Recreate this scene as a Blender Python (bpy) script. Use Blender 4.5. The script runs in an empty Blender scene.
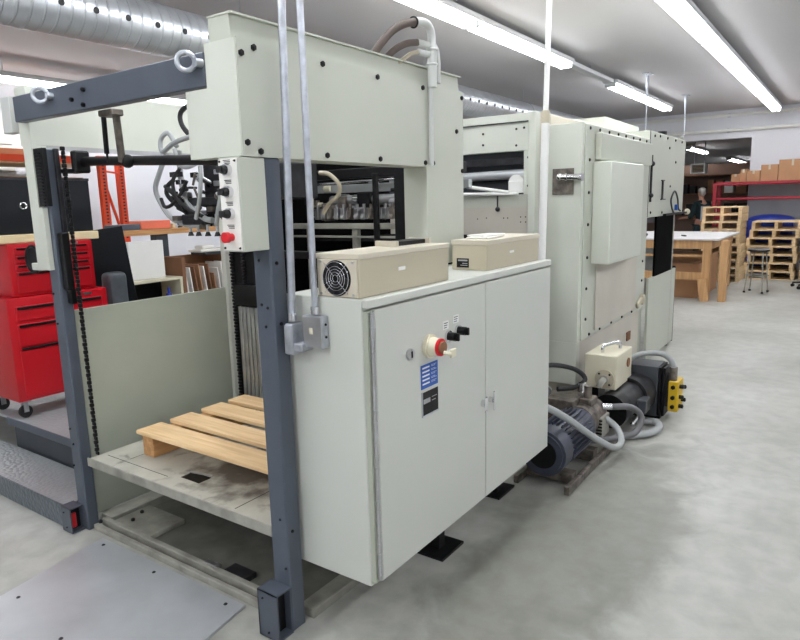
import bpy, bmesh, math, random
from mathutils import Vector, Matrix
random.seed(7)
S = bpy.context.scene
COL = S.collection
PI = math.pi

# ------------------------------------------------------------------ materials
def lin(c):
    out = []
    for v in c:
        v /= 255.0
        out.append(v/12.92 if v <= 0.04045 else ((v+0.055)/1.055)**2.4)
    return (out[0], out[1], out[2], 1.0)

def mat(name, rgb, rough=0.5, metal=0.0, var=0.06, scale=3.0, bump=0.0, bscale=60.0, spec=0.5, emit=0.0):
    m = bpy.data.materials.new(name); m.use_nodes = True
    nt = m.node_tree; N = nt.nodes; L = nt.links
    b = N['Principled BSDF']
    b.inputs['Roughness'].default_value = rough
    b.inputs['Metallic'].default_value = metal
    b.inputs['Specular IOR Level'].default_value = spec
    tc = N.new('ShaderNodeTexCoord'); mp = N.new('ShaderNodeMapping')
    L.new(tc.outputs['Object'], mp.inputs['Vector'])
    n = N.new('ShaderNodeTexNoise'); n.inputs['Scale'].default_value = scale
    n.inputs['Detail'].default_value = 6; L.new(mp.outputs['Vector'], n.inputs['Vector'])
    cr = N.new('ShaderNodeValToRGB')
    c = lin(rgb)
    cr.color_ramp.elements[0].position = 0.3; cr.color_ramp.elements[1].position = 0.7
    cr.color_ramp.elements[0].color = (c[0]*(1-var*1.6), c[1]*(1-var*1.6), c[2]*(1-var*1.6), 1)
    cr.color_ramp.elements[1].color = (min(1, c[0]*(1+var)), min(1, c[1]*(1+var)), min(1, c[2]*(1+var)), 1)
    L.new(n.outputs['Fac'], cr.inputs['Fac']); L.new(cr.outputs['Color'], b.inputs['Base Color'])
    if bump:
        n2 = N.new('ShaderNodeTexNoise'); n2.inputs['Scale'].default_value = bscale; n2.inputs['Detail'].default_value = 4
        L.new(mp.outputs['Vector'], n2.inputs['Vector'])
        bp = N.new('ShaderNodeBump'); bp.inputs['Strength'].default_value = bump; bp.inputs['Distance'].default_value = 0.01
        L.new(n2.outputs['Fac'], bp.inputs['Height']); L.new(bp.outputs['Normal'], b.inputs['Normal'])
    if emit:
        b.inputs['Emission Color'].default_value = c; b.inputs['Emission Strength'].default_value = emit
    m['_mp'] = 0
    return m

def wood(name, rgb, dark, axis='X', sc=6.0, rough=0.6):
    m = mat(name, rgb, rough); nt = m.node_tree; N = nt.nodes; L = nt.links
    mp = [n for n in N if n.type == 'MAPPING'][0]
    s = {'X': (1, 14, 14), 'Y': (14, 1, 14), 'Z': (14, 14, 1)}[axis]
    mp.inputs['Scale'].default_value = s
    n = [n for n in N if n.type == 'TEX_NOISE'][0]; n.inputs['Scale'].default_value = sc*0.5; n.inputs['Distortion'].default_value = 0.6
    cr = [n for n in N if n.type == 'VALTORGB'][0]
    cr.color_ramp.elements[0].color = lin(dark); cr.color_ramp.elements[1].color = lin(rgb)
    return m

M = {}
M['sage'] = mat('sage_paint', (190, 193, 180), 0.38, var=0.025, scale=2)
M['sage2'] = mat('pale_green_paint', (208, 211, 199), 0.4, var=0.03, scale=3)
M['sagedk'] = mat('dull_green_grey_paint', (172, 177, 162), 0.45, var=0.04)
M['cab'] = mat('cabinet_paint', (201, 203, 195), 0.42, var=0.02, scale=1.5)
M['pink'] = mat('aged_pinkish_paint', (196, 190, 178), 0.5, var=0.05)
M['bg'] = mat('blue_grey_paint', (80, 87, 98), 0.38, var=0.06, scale=5)
M['bgd'] = mat('dark_blue_grey_paint', (58, 62, 68), 0.45, var=0.1, scale=5)
M['black'] = mat('black_metal', (15, 15, 17), 0.45, var=0.3, scale=20, spec=0.3)
M['dark'] = mat('dark_greasy_steel', (50, 50, 54), 0.45, 0.4, var=0.35, scale=14)
M['rub'] = mat('black_rubber', (28, 28, 30), 0.55, var=0.1)
M['steel'] = mat('bare_steel', (190, 190, 192), 0.28, 0.9, var=0.12, scale=10)
M['galv'] = mat('galvanised_steel', (186, 190, 198), 0.38, 0.75, var=0.14, scale=25)
M['chrome'] = mat('chrome', (225, 225, 228), 0.15, 1.0, var=0.02)
M['plate'] = mat('brushed_plate', (184, 187, 190), 0.36, 0.35, var=0.1, scale=3)
M['grime'] = mat('grimy_grey_paint', (158, 156, 146), 0.5, 0.1, var=0.22, scale=9)
M['floordk'] = mat('dark_floor_sheet', (112, 111, 104), 0.6, var=0.2, scale=7)
M['top'] = mat('worn_white_table_top', (206, 203, 202), 0.6, var=0.06, scale=6)
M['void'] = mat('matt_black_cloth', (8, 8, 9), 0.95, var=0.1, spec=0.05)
M['tan'] = mat('beige_enamel', (190, 181, 158), 0.42, var=0.02)
M['tanlt'] = mat('beige_enamel_light', (206, 198, 180), 0.42, var=0.02)
M['white'] = mat('white_plastic', (232, 232, 228), 0.4, var=0.02)
M['pvc'] = mat('grey_pvc', (200, 202, 198), 0.4, var=0.03)
M['hosedk'] = mat('dark_grey_hose', (104, 104, 106), 0.5, var=0.1)
M['hose'] = mat('grey_hose', (165, 168, 168), 0.5, var=0.08)
M['brhose'] = mat('brown_hose', (92, 80, 74), 0.5, var=0.1)
M['red'] = mat('red_enamel', (186, 22, 34), 0.3, var=0.05)
M['redbtn'] = mat('red_plastic', (214, 30, 40), 0.35, var=0.03)
M['redrack'] = mat('red_rack_paint', (160, 26, 44), 0.45, var=0.08)
M['case'] = mat('faded_orange_card', (236, 120, 92), 0.6, var=0.05)
M['orange'] = mat('orange_rack_paint', (238, 78, 34), 0.45, var=0.06)
M['blue'] = mat('blue_plastic', (40, 62, 160), 0.4, var=0.06)
M['bluelbl'] = mat('blue_label', (30, 84, 168), 0.4, var=0.03)
M['yellow'] = mat('yellow_paint', (214, 176, 28), 0.45, var=0.08)
M['card'] = mat('cardboard', (178, 134, 98), 0.8, var=0.07)
M['card2'] = mat('cardboard_dark', (138, 98, 70), 0.8, var=0.1)
M['paper'] = mat('paper', (236, 234, 228), 0.8, var=0.02)
M['navy'] = mat('motor_blue_paint', (64, 68, 82), 0.4, 0.1, var=0.15, scale=12)
M['oily'] = mat('oily_cast_metal', (120, 112, 104), 0.42, 0.5, var=0.4, scale=18, bump=0.5, bscale=30)
M['cream'] = mat('cream_enamel', (222, 216, 192), 0.42, var=0.04)
M['greybag'] = mat('grey_vinyl', (82, 88, 94), 0.5, var=0.2, scale=8)
M['screen'] = mat('black_panel', (19, 22, 27), 0.5, var=0.1, spec=0.3)
M['pine'] = wood('pine_board', (240, 208, 162), (214, 178, 130), 'Y')
M['pinex'] = wood('pine_block', (206, 160, 108), (176, 128, 82), 'X')
M['ply'] = wood('pale_plank', (232, 216, 176), (212, 192, 150), 'X')
M['bench'] = wood('bench_top_wood', (206, 158, 104), (170, 120, 74), 'X')
M['pallet'] = wood('weathered_pallet_wood', (232, 206, 164), (198, 166, 122), 'Y', sc=3)
M['tablewood'] = wood('table_lumber', (214, 170, 120), (182, 138, 92), 'Z', sc=3)
M['skin'] = mat('skin', (200, 150, 126), 0.55, var=0.05)
M['hair'] = mat('grey_hair', (196, 192, 188), 0.7, var=0.1)
M['cloth'] = mat('dark_green_cloth', (26, 46, 50), 0.85, var=0.15)
M['shirt'] = mat('pale_shirt', (196, 206, 212), 0.85, var=0.05)
M['wall'] = mat('white_wall_paint', (226, 227, 232), 0.7, var=0.015, scale=0.6)
M['ceil'] = mat('ceiling_paint', (192, 190, 192), 0.8, var=0.02, scale=0.4)
M['wallgrey'] = mat('grey_board', (150, 152, 158), 0.7, var=0.05)
M['brownwall'] = mat('brown_wall', (142, 116, 102), 0.8, var=0.2, scale=0.7)
M['tube'] = mat('fluorescent_tube', (250, 252, 255), 0.5, var=0.0, emit=13.0)
M['lamphouse'] = mat('lamp_housing', (206, 208, 210), 0.5, var=0.02)

# concrete floor
def floor_mat():
    m = bpy.data.materials.new('concrete_floor'); m.use_nodes = True
    nt = m.node_tree; N = nt.nodes; L = nt.links; b = N['Principled BSDF']
    tc = N.new('ShaderNodeTexCoord')
    def noise(s, d=8, dist=0.0, vec=None):
        n = N.new('ShaderNodeTexNoise'); n.inputs['Scale'].default_value = s
        n.inputs['Detail'].default_value = d; n.inputs['Distortion'].default_value = dist
        L.new(vec or tc.outputs['Object'], n.inputs['Vector']); return n
    n1 = noise(0.9, 10, 0.15); n2 = noise(9, 9, 0.2); n3 = noise(40, 3)
    r1 = N.new('ShaderNodeValToRGB'); e = r1.color_ramp.elements
    e[0].position = 0.32; e[0].color = lin((158, 158, 151)); e[1].position = 0.68; e[1].color = lin((188, 188, 183))
    L.new(n1.outputs['Fac'], r1.inputs['Fac'])
    r2 = N.new('ShaderNodeValToRGB'); e = r2.color_ramp.elements
    e[0].position = 0.36; e[0].color = (0.84, 0.84, 0.82, 1); e[1].position = 0.62; e[1].color = (1.06, 1.06, 1.05, 1)
    L.new(n2.outputs['Fac'], r2.inputs['Fac'])
    mx = N.new('ShaderNodeMixRGB'); mx.blend_type = 'MULTIPLY'; mx.inputs['Fac'].default_value = 0.85
    L.new(r1.outputs['Color'], mx.inputs['Color1']); L.new(r2.outputs['Color'], mx.inputs['Color2'])
    # oily dirt worn into the slab in front of the machine
    sp = N.new('ShaderNodeVectorMath'); sp.operation = 'SUBTRACT'; sp.inputs[1].default_value = (2.9, 0.98, 0)
    L.new(tc.outputs['Object'], sp.inputs[0])
    sc = N.new('ShaderNodeVectorMath'); sc.operation = 'MULTIPLY'; sc.inputs[1].default_value = (0.5, 1.7, 0)
    L.new(sp.outputs[0], sc.inputs[0])
    ln = N.new('ShaderNodeVectorMath'); ln.operation = 'LENGTH'; L.new(sc.outputs[0], ln.inputs[0])
    n4 = noise(3.5, 6, 1.0)
    ad = N.new('ShaderNodeMath'); ad.operation = 'MULTIPLY_ADD'; ad.inputs[1].default_value = 0.9
    L.new(n4.outputs['Fac'], ad.inputs[0]); L.new(ln.outputs['Value'], ad.inputs[2])
    r3 = N.new('ShaderNodeValToRGB'); e = r3.color_ramp.elements
    e[0].position = 0.62; e[0].color = (0.56, 0.56, 0.53, 1); e[1].position = 1.0; e[1].color = (1, 1, 1, 1)
    r3.color_ramp.interpolation = 'EASE'
    mm = N.new('ShaderNodeMath'); mm.operation = 'MULTIPLY'; mm.inputs[1].default_value = 0.72
    L.new(ad.outputs[0], mm.inputs[0]); L.new(mm.outputs[0], r3.inputs['Fac'])
    m2 = N.new('ShaderNodeMixRGB'); m2.blend_type = 'MULTIPLY'; m2.inputs['Fac'].default_value = 1
    L.new(mx.outputs['Color'], m2.inputs['Color1']); L.new(r3.outputs['Color'], m2.inputs['Color2'])
    L.new(m2.outputs['Color'], b.inputs['Base Color'])
    rr = N.new('ShaderNodeMapRange'); rr.inputs['To Min'].default_value = 0.28; rr.inputs['To Max'].default_value = 0.6
    L.new(n2.outputs['Fac'], rr.inputs['Value']); L.new(rr.outputs[0], b.inputs['Roughness'])
    bp = N.new('ShaderNodeBump'); bp.inputs['Strength'].default_value = 0.12; bp.inputs['Distance'].default_value = 0.01
    L.new(n3.outputs['Fac'], bp.inputs['Height']); L.new(bp.outputs['Normal'], b.inputs['Normal'])
    return m
M['floor'] = floor_mat()

def tread_mat(name, rgb):
    m = mat(name, rgb, 0.4, 0.35, var=0.08); nt = m.node_tree; N = nt.nodes; L = nt.links
    b = N['Principled BSDF']; tc = [n for n in N if n.type == 'TEX_COORD'][0]
    v = N.new('ShaderNodeTexVoronoi'); v.inputs['Scale'].default_value = 42
    L.new(tc.outputs['Object'], v.inputs['Vector'])
    bp = N.new('ShaderNodeBump'); bp.inputs['Strength'].default_value = 0.7; bp.inputs['Distance'].default_value = 0.006; bp.invert = True
    L.new(v.outputs['Distance'], bp.inputs['Height']); L.new(bp.outputs['Normal'], b.inputs['Normal'])
    return m
M['tread'] = tread_mat('tread_plate', (108, 116, 124))
M['treadtop'] = tread_mat('worn_tread_plate', (172, 176, 178))
def deck_mat():
    m = mat('stained_deck_paint', (192, 190, 178), 0.42, 0.15, var=0.1, scale=7); nt = m.node_tree; N = nt.nodes; L = nt.links
    b = N['Principled BSDF']; tc = [n for n in N if n.type == 'TEX_COORD'][0]
    src = b.inputs['Base Color'].links[0].from_socket
    n = N.new('ShaderNodeTexNoise'); n.inputs['Scale'].default_value = 5.5; n.inputs['Detail'].default_value = 8; n.inputs['Distortion'].default_value = 1.2
    L.new(tc.outputs['Object'], n.inputs['Vector'])
    r = N.new('ShaderNodeValToRGB'); e = r.color_ramp.elements
    e[0].position = 0.30; e[0].color = lin((120, 104, 100)); e[1].position = 0.42; e[1].color = (1, 1, 1, 1)
    L.new(n.outputs['Fac'], r.inputs['Fac'])
    sb = N.new('ShaderNodeVectorMath'); sb.operation = 'DISTANCE'; sb.inputs[1].default_value = (0.36, -0.18, 0.41)
    L.new(tc.outputs['Object'], sb.inputs[0])
    na = N.new('ShaderNodeMath'); na.operation = 'MULTIPLY_ADD'; na.inputs[1].default_value = 0.8
    n7 = N.new('ShaderNodeTexNoise'); n7.inputs['Scale'].default_value = 11; n7.inputs['Detail'].default_value = 7
    L.new(tc.outputs['Object'], n7.inputs['Vector']); L.new(n7.outputs['Fac'], na.inputs[0]); L.new(sb.outputs['Value'], na.inputs[2])
    r7 = N.new('ShaderNodeValToRGB'); e7 = r7.color_ramp.elements
    e7[0].position = 0.50; e7[0].color = lin((104, 88, 84)); e7[1].position = 0.72; e7[1].color = (1, 1, 1, 1)
    L.new(na.outputs[0], r7.inputs['Fac'])
    m7 = N.new('ShaderNodeMixRGB'); m7.blend_type = 'MULTIPLY'; m7.inputs['Fac'].default_value = 0.85
    L.new(src, m7.inputs['Color1']); L.new(r7.outputs['Color'], m7.inputs['Color2']); src = m7.outputs['Color']
    mx = N.new('ShaderNodeMixRGB'); mx.blend_type = 'MULTIPLY'; mx.inputs['Fac'].default_value = 0.6
    L.new(src, mx.inputs['Color1']); L.new(r.outputs['Color'], mx.inputs['Color2']); L.new(mx.outputs['Color'], b.inputs['Base Color'])
    return m
M['deck'] = deck_mat()
def duct_mat():
    m = mat('spiral_duct_metal', (205, 209, 214), 0.32, 0.7, var=0.1, scale=4); nt = m.node_tree; N = nt.nodes; L = nt.links
    b = N['Principled BSDF']; tc = [n for n in N if n.type == 'TEX_COORD'][0]
    w = N.new('ShaderNodeTexWave'); w.wave_type = 'BANDS'; w.bands_direction = 'X'; w.inputs['Scale'].default_value = 3.6
    L.new(tc.outputs['Object'], w.inputs['Vector'])
    r = N.new('ShaderNodeValToRGB'); r.color_ramp.elements[0].position = 0.9; r.color_ramp.elements[1].position = 1.0
    L.new(w.outputs['Fac'], r.inputs['Fac'])
    bp = N.new('ShaderNodeBump'); bp.inputs['Strength'].default_value = 0.8; bp.inputs['Distance'].default_value = 0.02
    L.new(r.outputs['Color'], bp.inputs['Height']); L.new(bp.outputs['Normal'], b.inputs['Normal'])
    return m
M['duct'] = duct_mat()

# ------------------------------------------------------------------ mesh builder
class MB:
    def __init__(s): s.bm = bmesh.new()
    def _xf(s, vs, mtx):
        if mtx is not None: bmesh.ops.transform(s.bm, matrix=mtx, verts=vs)
    def box(s, x0, x1, y0, y1, z0, z1, b=0.0, rot=None, seg=1):
        r = bmesh.ops.create_cube(s.bm, size=1.0); vs = r['verts']
        c = Vector(((x0+x1)/2, (y0+y1)/2, (z0+z1)/2))
        mt = Matrix.Diagonal((x1-x0, y1-y0, z1-z0, 1))
        bmesh.ops.transform(s.bm, matrix=mt, verts=vs)
        if b > 0:
            es = list({e for v in vs for e in v.link_edges})
            r2 = bmesh.ops.bevel(s.bm, geom=es, offset=b, segments=seg, profile=0.6, affect='EDGES')
            vs = list({v for f in r2['faces'] for v in f.verts} | {v for v in vs if v.is_valid})
        m2 = Matrix.Translation(c)
        if rot is not None: m2 = m2 @ rot.to_4x4()
        bmesh.ops.transform(s.bm, matrix=m2, verts=vs)
        return s
    def cyl(s, p0, p1, r, seg=20, r2=None, cap=True):
        p0 = Vector(p0); p1 = Vector(p1); d = p1-p0
        q = d.to_track_quat('Z', 'Y').to_matrix().to_4x4()
        rr = bmesh.ops.create_cone(s.bm, cap_ends=cap, segments=seg, radius1=r, radius2=(r if r2 is None else r2), depth=d.length)
        bmesh.ops.transform(s.bm, matrix=Matrix.Translation((p0+p1)/2) @ q, verts=rr['verts']); return s
    def sph(s, c, r, sc=(1, 1, 1), u=14, v=10):
        rr = bmesh.ops.create_uvsphere(s.bm, u_segments=u, v_segments=v, radius=r)
        bmesh.ops.transform(s.bm, matrix=Matrix.Translation(c) @ Matrix.Diagonal((*sc, 1)), verts=rr['verts']); return s
    def tube(s, pts, r, seg=10, smooth=6, cap=True):
        P = [Vector(p) for p in pts]
        if smooth and len(P) > 2:
            Q = [P[0]*2-P[1]] + P + [P[-1]*2-P[-2]]; out = []
            for i in range(1, len(Q)-2):
                a, b, c, d = Q[i-1:i+3]
                for k in range(smooth):
                    t = k/smooth
                    out.append(0.5*((2*b)+(c-a)*t+(2*a-5*b+4*c-d)*t*t+(3*b-a-3*c+d)*t**3))
            out.append(P[-1]); P = out
        rings = []; up = None
        for i, p in enumerate(P):
            t = (P[min(i+1, len(P)-1)]-P[max(i-1, 0)]).normalized()
            if up is None: up = t.orthogonal().normalized()
            up = (up - t*up.dot(t)).normalized(); sd = t.cross(up)
            rings.append([s.bm.verts.new(p+(up*math.cos(2*PI*k/seg)+sd*math.sin(2*PI*k/seg))*r) for k in range(seg)])
        for a, b in zip(rings, rings[1:]):
            for k in range(seg): s.bm.faces.new((a[k], a[(k+1) % seg], b[(k+1) % seg], b[k]))
        if cap: s.bm.faces.new(rings[0][::-1]); s.bm.faces.new(rings[-1])
        return s
    def torus(s, c, nrm, R, r, seg=24, ms=8):
        c = Vector(c); n = Vector(nrm).normalized(); u = n.orthogonal().normalized(); w = n.cross(u); rings = []
        for i in range(seg):
            a = 2*PI*i/seg; d = u*math.cos(a)+w*math.sin(a)
            rings.append([s.bm.verts.new(c+d*(R+r*math.cos(2*PI*k/ms))+n*(r*math.sin(2*PI*k/ms))) for k in range(ms)])
        for i in range(seg):
            a = rings[i]; b = rings[(i+1) % seg]
            for k in range(ms): s.bm.faces.new((a[k], b[k], b[(k+1) % ms], a[(k+1) % ms]))
        return s
    def prism(s, pts, axis, a0, a1):
        def mk(p, a): return {'X': (a, p[0], p[1]), 'Y': (p[0], a, p[1]), 'Z': (p[0], p[1], a)}[axis]
        A = [s.bm.verts.new(mk(p, a0)) for p in pts]; B = [s.bm.verts.new(mk(p, a1)) for p in pts]
        n = len(pts); s.bm.faces.new(A); s.bm.faces.new(B[::-1])
        for k in range(n): s.bm.faces.new((A[k], B[k], B[(k+1) % n], A[(k+1) % n]))
        return s
    def build(s, name, m, parent=None, org=(0, 0, 0), kind=None, label=None, flat=False):
        bmesh.ops.recalc_face_normals(s.bm, faces=s.bm.faces[:])
        bmesh.ops.translate(s.bm, vec=-Vector(org), verts=s.bm.verts[:])
        me = bpy.data.meshes.new(name); s.bm.to_mesh(me); s.bm.free()
        me.materials.append(M[m] if isinstance(m, str) else m)
        if not flat:
            me.shade_smooth(); me.set_sharp_from_angle(angle=0.55)
        o = bpy.data.objects.new(name, me); COL.objects.link(o)
        if parent: o.parent = parent
        if kind: o['kind'] = kind
        if label: o['label'] = label
        return o

class T:
    """a thing: an Empty at its base that parents its parts (shapes given in room coordinates)"""
    def __init__(s, name, label, cat, org, group=None):
        o = bpy.data.objects.new(name, None); COL.objects.link(o); o.location = org; o.empty_display_size = 0.1
        o['label'] = label; o['category'] = cat
        if group: o['group'] = group
        s.o = o; s.org = Vector(org)
    def p(s, name, mb, m, parent=None, label=None):
        return mb.build(name, m, parent or s.o, s.org, label=label)

def one(name, mb, m, label, cat, org=(0, 0, 0), group=None):
    o = mb.build(name, m, None, org); o.location = org
    o['label'] = label; o['category'] = cat
    if group: o['group'] = group
    return o

def copy_tree(o, parent=None, loc=None, rot=None, label=None):
    c = o.copy(); COL.objects.link(c); c.parent = parent
    if loc is not None: c.location = loc
    if rot is not None: c.rotation_euler = rot
    if label: c['label'] = label
    for ch in [x for x in KIDS(o)]: copy_tree(ch, c)
    return c
def KIDS(o): return [x for x in bpy.data.objects if x.parent == o]

def struct(name, mb, m): return mb.build(name, m, None, kind='structure')
def B(*a, **k): return MB().box(*a, **k)
def Rz(a): return Matrix.Rotation(a, 3, 'Z')
def Rx(a): return Matrix.Rotation(a, 3, 'X')
def Ry(a): return Matrix.Rotation(a, 3, 'Y')

# ------------------------------------------------------------------ room
XW, YL, YR, XN, H = 16.0, 9.4, -4.5, -7.5, 3.45
struct('floor', B(XN, 32.2, YR, YL+0.1, -0.1, 0.0), 'floor')
struct('ceiling', B(XN, XW, YR, YL, H, H+0.1), 'ceil')
struct('wall_left', B(XN, 32.2, YL, YL+0.15, 0, H+0.1), 'wall')
struct('wall_right', B(XN, 32.2, YR-0.15, YR, 0, H+0.1), 'wall')
struct('wall_near', B(XN-0.15, XN, YR-0.15, YL+0.15, 0, H+0.1), 'wall')
w = MB(); w.box(XW, XW+0.2, YR, 1.94, 0, H); w.box(XW, XW+0.2, 5.6, YL, 0, H); w.box(XW, XW+0.2, 1.94, 5.6, 2.85, H)
struct('wall_far', w, 'wall')
struct('wall_back_room', B(32.0, 32.2, YR, YL, 0, 3.1), 'brownwall')
struct('ceiling_back_room', B(XW+0.2, 32.2, YR, YL, 3.0, 3.1), 'ceil')
d = MB()
for k in range(8): d.box(2.6, 4.35, YL-0.05, YL-0.005, 0.03+k*0.36, 0.03+k*0.36+0.345, b=0.006)
struct('door_1', d, 'white')

# ------------------------------------------------------------------ ceiling lamps
def lamp(x0, x1, y, z, label, group=None, n=None, drops=True):
    t = T('ceiling_lamp', label, 'ceiling light', (x0, y, z), group)
    L = x1-x0; n = n or max(1, round(L/2.4))
    t.p('housing', B(x0, x1, y-0.11, y+0.11, z+0.03, z+0.085, b=0.01), 'lamphouse')
    for k in range(n):
        a = x0+L*k/n+0.03; b = x0+L*(k+1)/n-0.03
        t.p('tube', MB().cyl((a, y-0.05, z+0.002), (b, y-0.05, z+0.002), 0.026, 12), 'tube')
        t.p('tube', MB().cyl((a, y+0.05, z+0.002), (b, y+0.05, z+0.002), 0.026, 12), 'tube')
        for q in (a-0.03, b): t.p('socket', B(q, q+0.03, y-0.08, y+0.08, z-0.025, z+0.03, b=0.004), 'lamphouse')
    if drops:
        hg = MB()
        for k in range(n):
            xm = x0+L*(k+0.5)/n
            hg.cyl((xm, y, z+0.085), (xm, y, H), 0.006, 6)
        t.p('hanger', hg, 'galv')
    return t
lamp(-6.8, 3.0, 1.47, 3.30, 'ceiling lamp row above the aisle, the part over the press front', n=4)
lamp(3.05, 15.4, 1.47, 3.30, 'long ceiling lamp row running down the aisle on the right to the far wall', n=5)
lamp(-6.8, 8.3, 3.16, 3.30, 'ceiling lamp row above the press, ending over its middle', n=6)
lamp(10.1, 13.7, 3.16, 3.30, 'short ceiling lamp over the far end of the press', n=2)
lamp(0.6, 9.4, 8.4, 3.2, 'ceiling lamp row along the left wall behind the tool chest', n=4)
lamp(-6.8, 14.0, -1.6, 3.30, 'added ceiling lamp row right of the aisle, out of view, as fill light', n=8)  # row added out of view to brighten the aisle-facing sides
lamp(19.2, 21.7, 3.85, 2.9, 'ceiling lamp just inside the back room, the nearer of its two', n=1, drops=False)
lamp(26.5, 30.4, 3.9, 2.9, 'ceiling lamp deep in the back room, the farther of its two', n=1, drops=False)
t = T('suspended_rail', 'grey unlit rail linking the two ceiling lamps above the press', 'rail', (8.3, 3.16, 3.33))
t.p('rail', B(8.32, 10.08, 3.10, 3.22, 3.33, 3.38, b=0.005), 'lamphouse')
t.p('hanger', MB().cyl((9.2, 3.16, 3.38), (9.2, 3.16, H), 0.006, 6), 'galv')

# spiral duct
t = T('spiral_duct', 'round silver spiral air duct with a row of outlet holes hanging under the ceiling', 'air duct', (0.5, 4.6, 3.03))
t.p('duct_pipe', MB().cyl((-1.5, 4.6, 3.03), (15.9, 4.6, 3.03), 0.187, 48), 'duct')
rg = MB()
for x in (1.2, 4.2, 7.2, 10.2): rg.torus((x, 4.6, 3.03), (1, 0, 0), 0.188, 0.008, 40, 6)
t.p('joint_ring', rg, 'galv')
for k in range(40):
    x = 1.26+k*0.243; a = math.radians(-6)
    n = Vector((0, -math.cos(a), math.sin(a))); c = Vector((x, 4.6, 3.03))+n*0.1855
    t.p('outlet_hole', MB().cyl(c, c+n*0.006, 0.022, 14), 'black')
hs = MB()
for x in (1.2, 4.2, 7.2, 10.2): hs.cyl((x, 4.6, 3.215), (x, 4.6, H), 0.004, 6)
t.p('hanger', hs, 'galv')

# pipes along the far wall
def wallpipe(z, label):
    t = T('wall_pipe', label, 'pipe', (15.93, 2.0, z), 'white pipes across the far wall')
    t.p('pipe', MB().cyl((15.93, -3.5, z), (15.93, 7.0, z), 0.035, 10), 'white')
    c = MB()
    for y in (-2, 0.2, 2.4, 4.6): c.box(15.92, 15.999, y-0.03, y+0.03, z-0.04, z+0.04, b=0.004)
    t.p('clamp', c, 'galv')
wallpipe(3.335, 'upper white pipe running across the top of the far wall')
wallpipe(3.02, 'lower white pipe running across the far wall above the opening')
for x, y, lb in ((10.4, 2.7, 'thin V-shaped rod hanger on the ceiling above the press, the nearer one'), (13.05, 2.7, 'thin rod hanger on the ceiling near the far wall, the farther one')):
    t = T('ceiling_hanger', lb, 'hanger', (x, y, 3.0))
    t.p('mount_plate', B(x-0.12, x+0.12, y-0.05, y+0.05, H-0.012, H), 'galv')
    t.p('rod', MB().cyl((x-0.06, y, H-0.01), (x, y, 3.05), 0.011, 6).cyl((x+0.06, y, H-0.01), (x, y, 3.05), 0.011, 6), 'galv')
    t.p('drop_rod', MB().cyl((x, y, 3.06), (x, y, 2.55), 0.007, 6), 'galv')

# ------------------------------------------------------------------ press: feeder end
F = T('press_feeder', 'pale green and blue-grey sheet feeder gantry, the near end of the press', 'machine', (1.6, 2.4, 0))
def bolts(thing, pts, nrm, r=0.011, h=0.007, name='bolt', m='black', parent=None):
    n = Vector(nrm)
    for p in pts:
        p = Vector(p); mb = MB(); mb.cyl(p-n*0.001, p+n*h, r, 6); mb.cyl(p+n*h*0.9, p+n*(h+0.003), r*0.55, 10)
        thing.p(name, mb, m, parent)
# right side gantry: L-shaped side panel, boxed behind
rp = MB()
rp.prism([(1.50, 1.815), (2.62, 1.815), (2.62, 1.345), (2.97, 1.345), (2.97, 2.188), (1.50, 2.188)], 'Y', 1.67, 1.80)
side = F.p('side_panel', rp, 'sage')
bolts(F, [(1.515, 1.67, 2.14), (1.57, 1.67, 2.165), (1.518, 1.67, 1.86), (1.575, 1.67, 1.833), (1.91, 1.67, 2.165), (2.25, 1.67, 2.165),
          (2.595, 1.67, 2.165), (2.665, 1.67, 2.165), (1.915, 1.67, 1.835), (2.254, 1.67, 1.835), (2.955, 1.67, 2.16), (2.90, 1.67, 1.994),
          (2.955, 1.67, 1.803), (2.607, 1.67, 1.832), (2.677, 1.67, 1.832)], (0, -1, 0), parent=side)
cb = MB(); cb.prism([(1.672, 1.817), (1.936, 1.817), (1.936, 2.045), (1.822, 2.045), (1.822, 2.186), (1.672, 2.186)], 'X', 1.494, 1.56)
F.p('end_cover', cb, 'sage2')
hd = MB(); hd.prism([(1.695, 2.188), (1.80, 2.188), (1.80, 2.262), (1.700, 2.262)], 'X', 1.50, 2.97)
hd.box(1.497, 2.975, 1.685, 1.805, 2.262, 2.268)
F.p('top_hood', hd, 'sage')
# left side gantry
lp = MB(); lp.box(1.60, 2.97, 3.26, 3.36, 1.965, 2.24, b=0.004)
F.p('side_panel', lp, 'sage2')
F.p('edge_rail', B(1.60, 2.97, 3.25, 3.268, 1.945, 1.966), 'steel')
F.p('end_plate', B(1.575, 1.62, 3.37, 3.46, 2.03, 2.20, b=0.003), 'pvc')
# cross beam
bmx = MB(); bmx.box(1.55, 1.60, 1.90, 3.28, 2.067, 2.183, b=0.004)
beam = F.p('cross_beam', bmx, 'bg')
for y in (2.955, 1.945):
    e = MB(); e.torus((1.52, y+0.01, 2.153), (-0.62, -0.75, 0.0), 0.030, 0.009, 26, 10); e.cyl((1.552, y-0.034, 2.146), (1.525, y-0.03, 2.146), 0.015, 12)
    F.p('eye_bolt', e, 'galv', beam)
bolts(F, [(1.55, 2.665, 2.145), (1.55, 2.675, 2.085), (1.55, 2.76, 2.115)], (-1, 0, 0), r=0.009, h=0.012, parent=beam)
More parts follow.
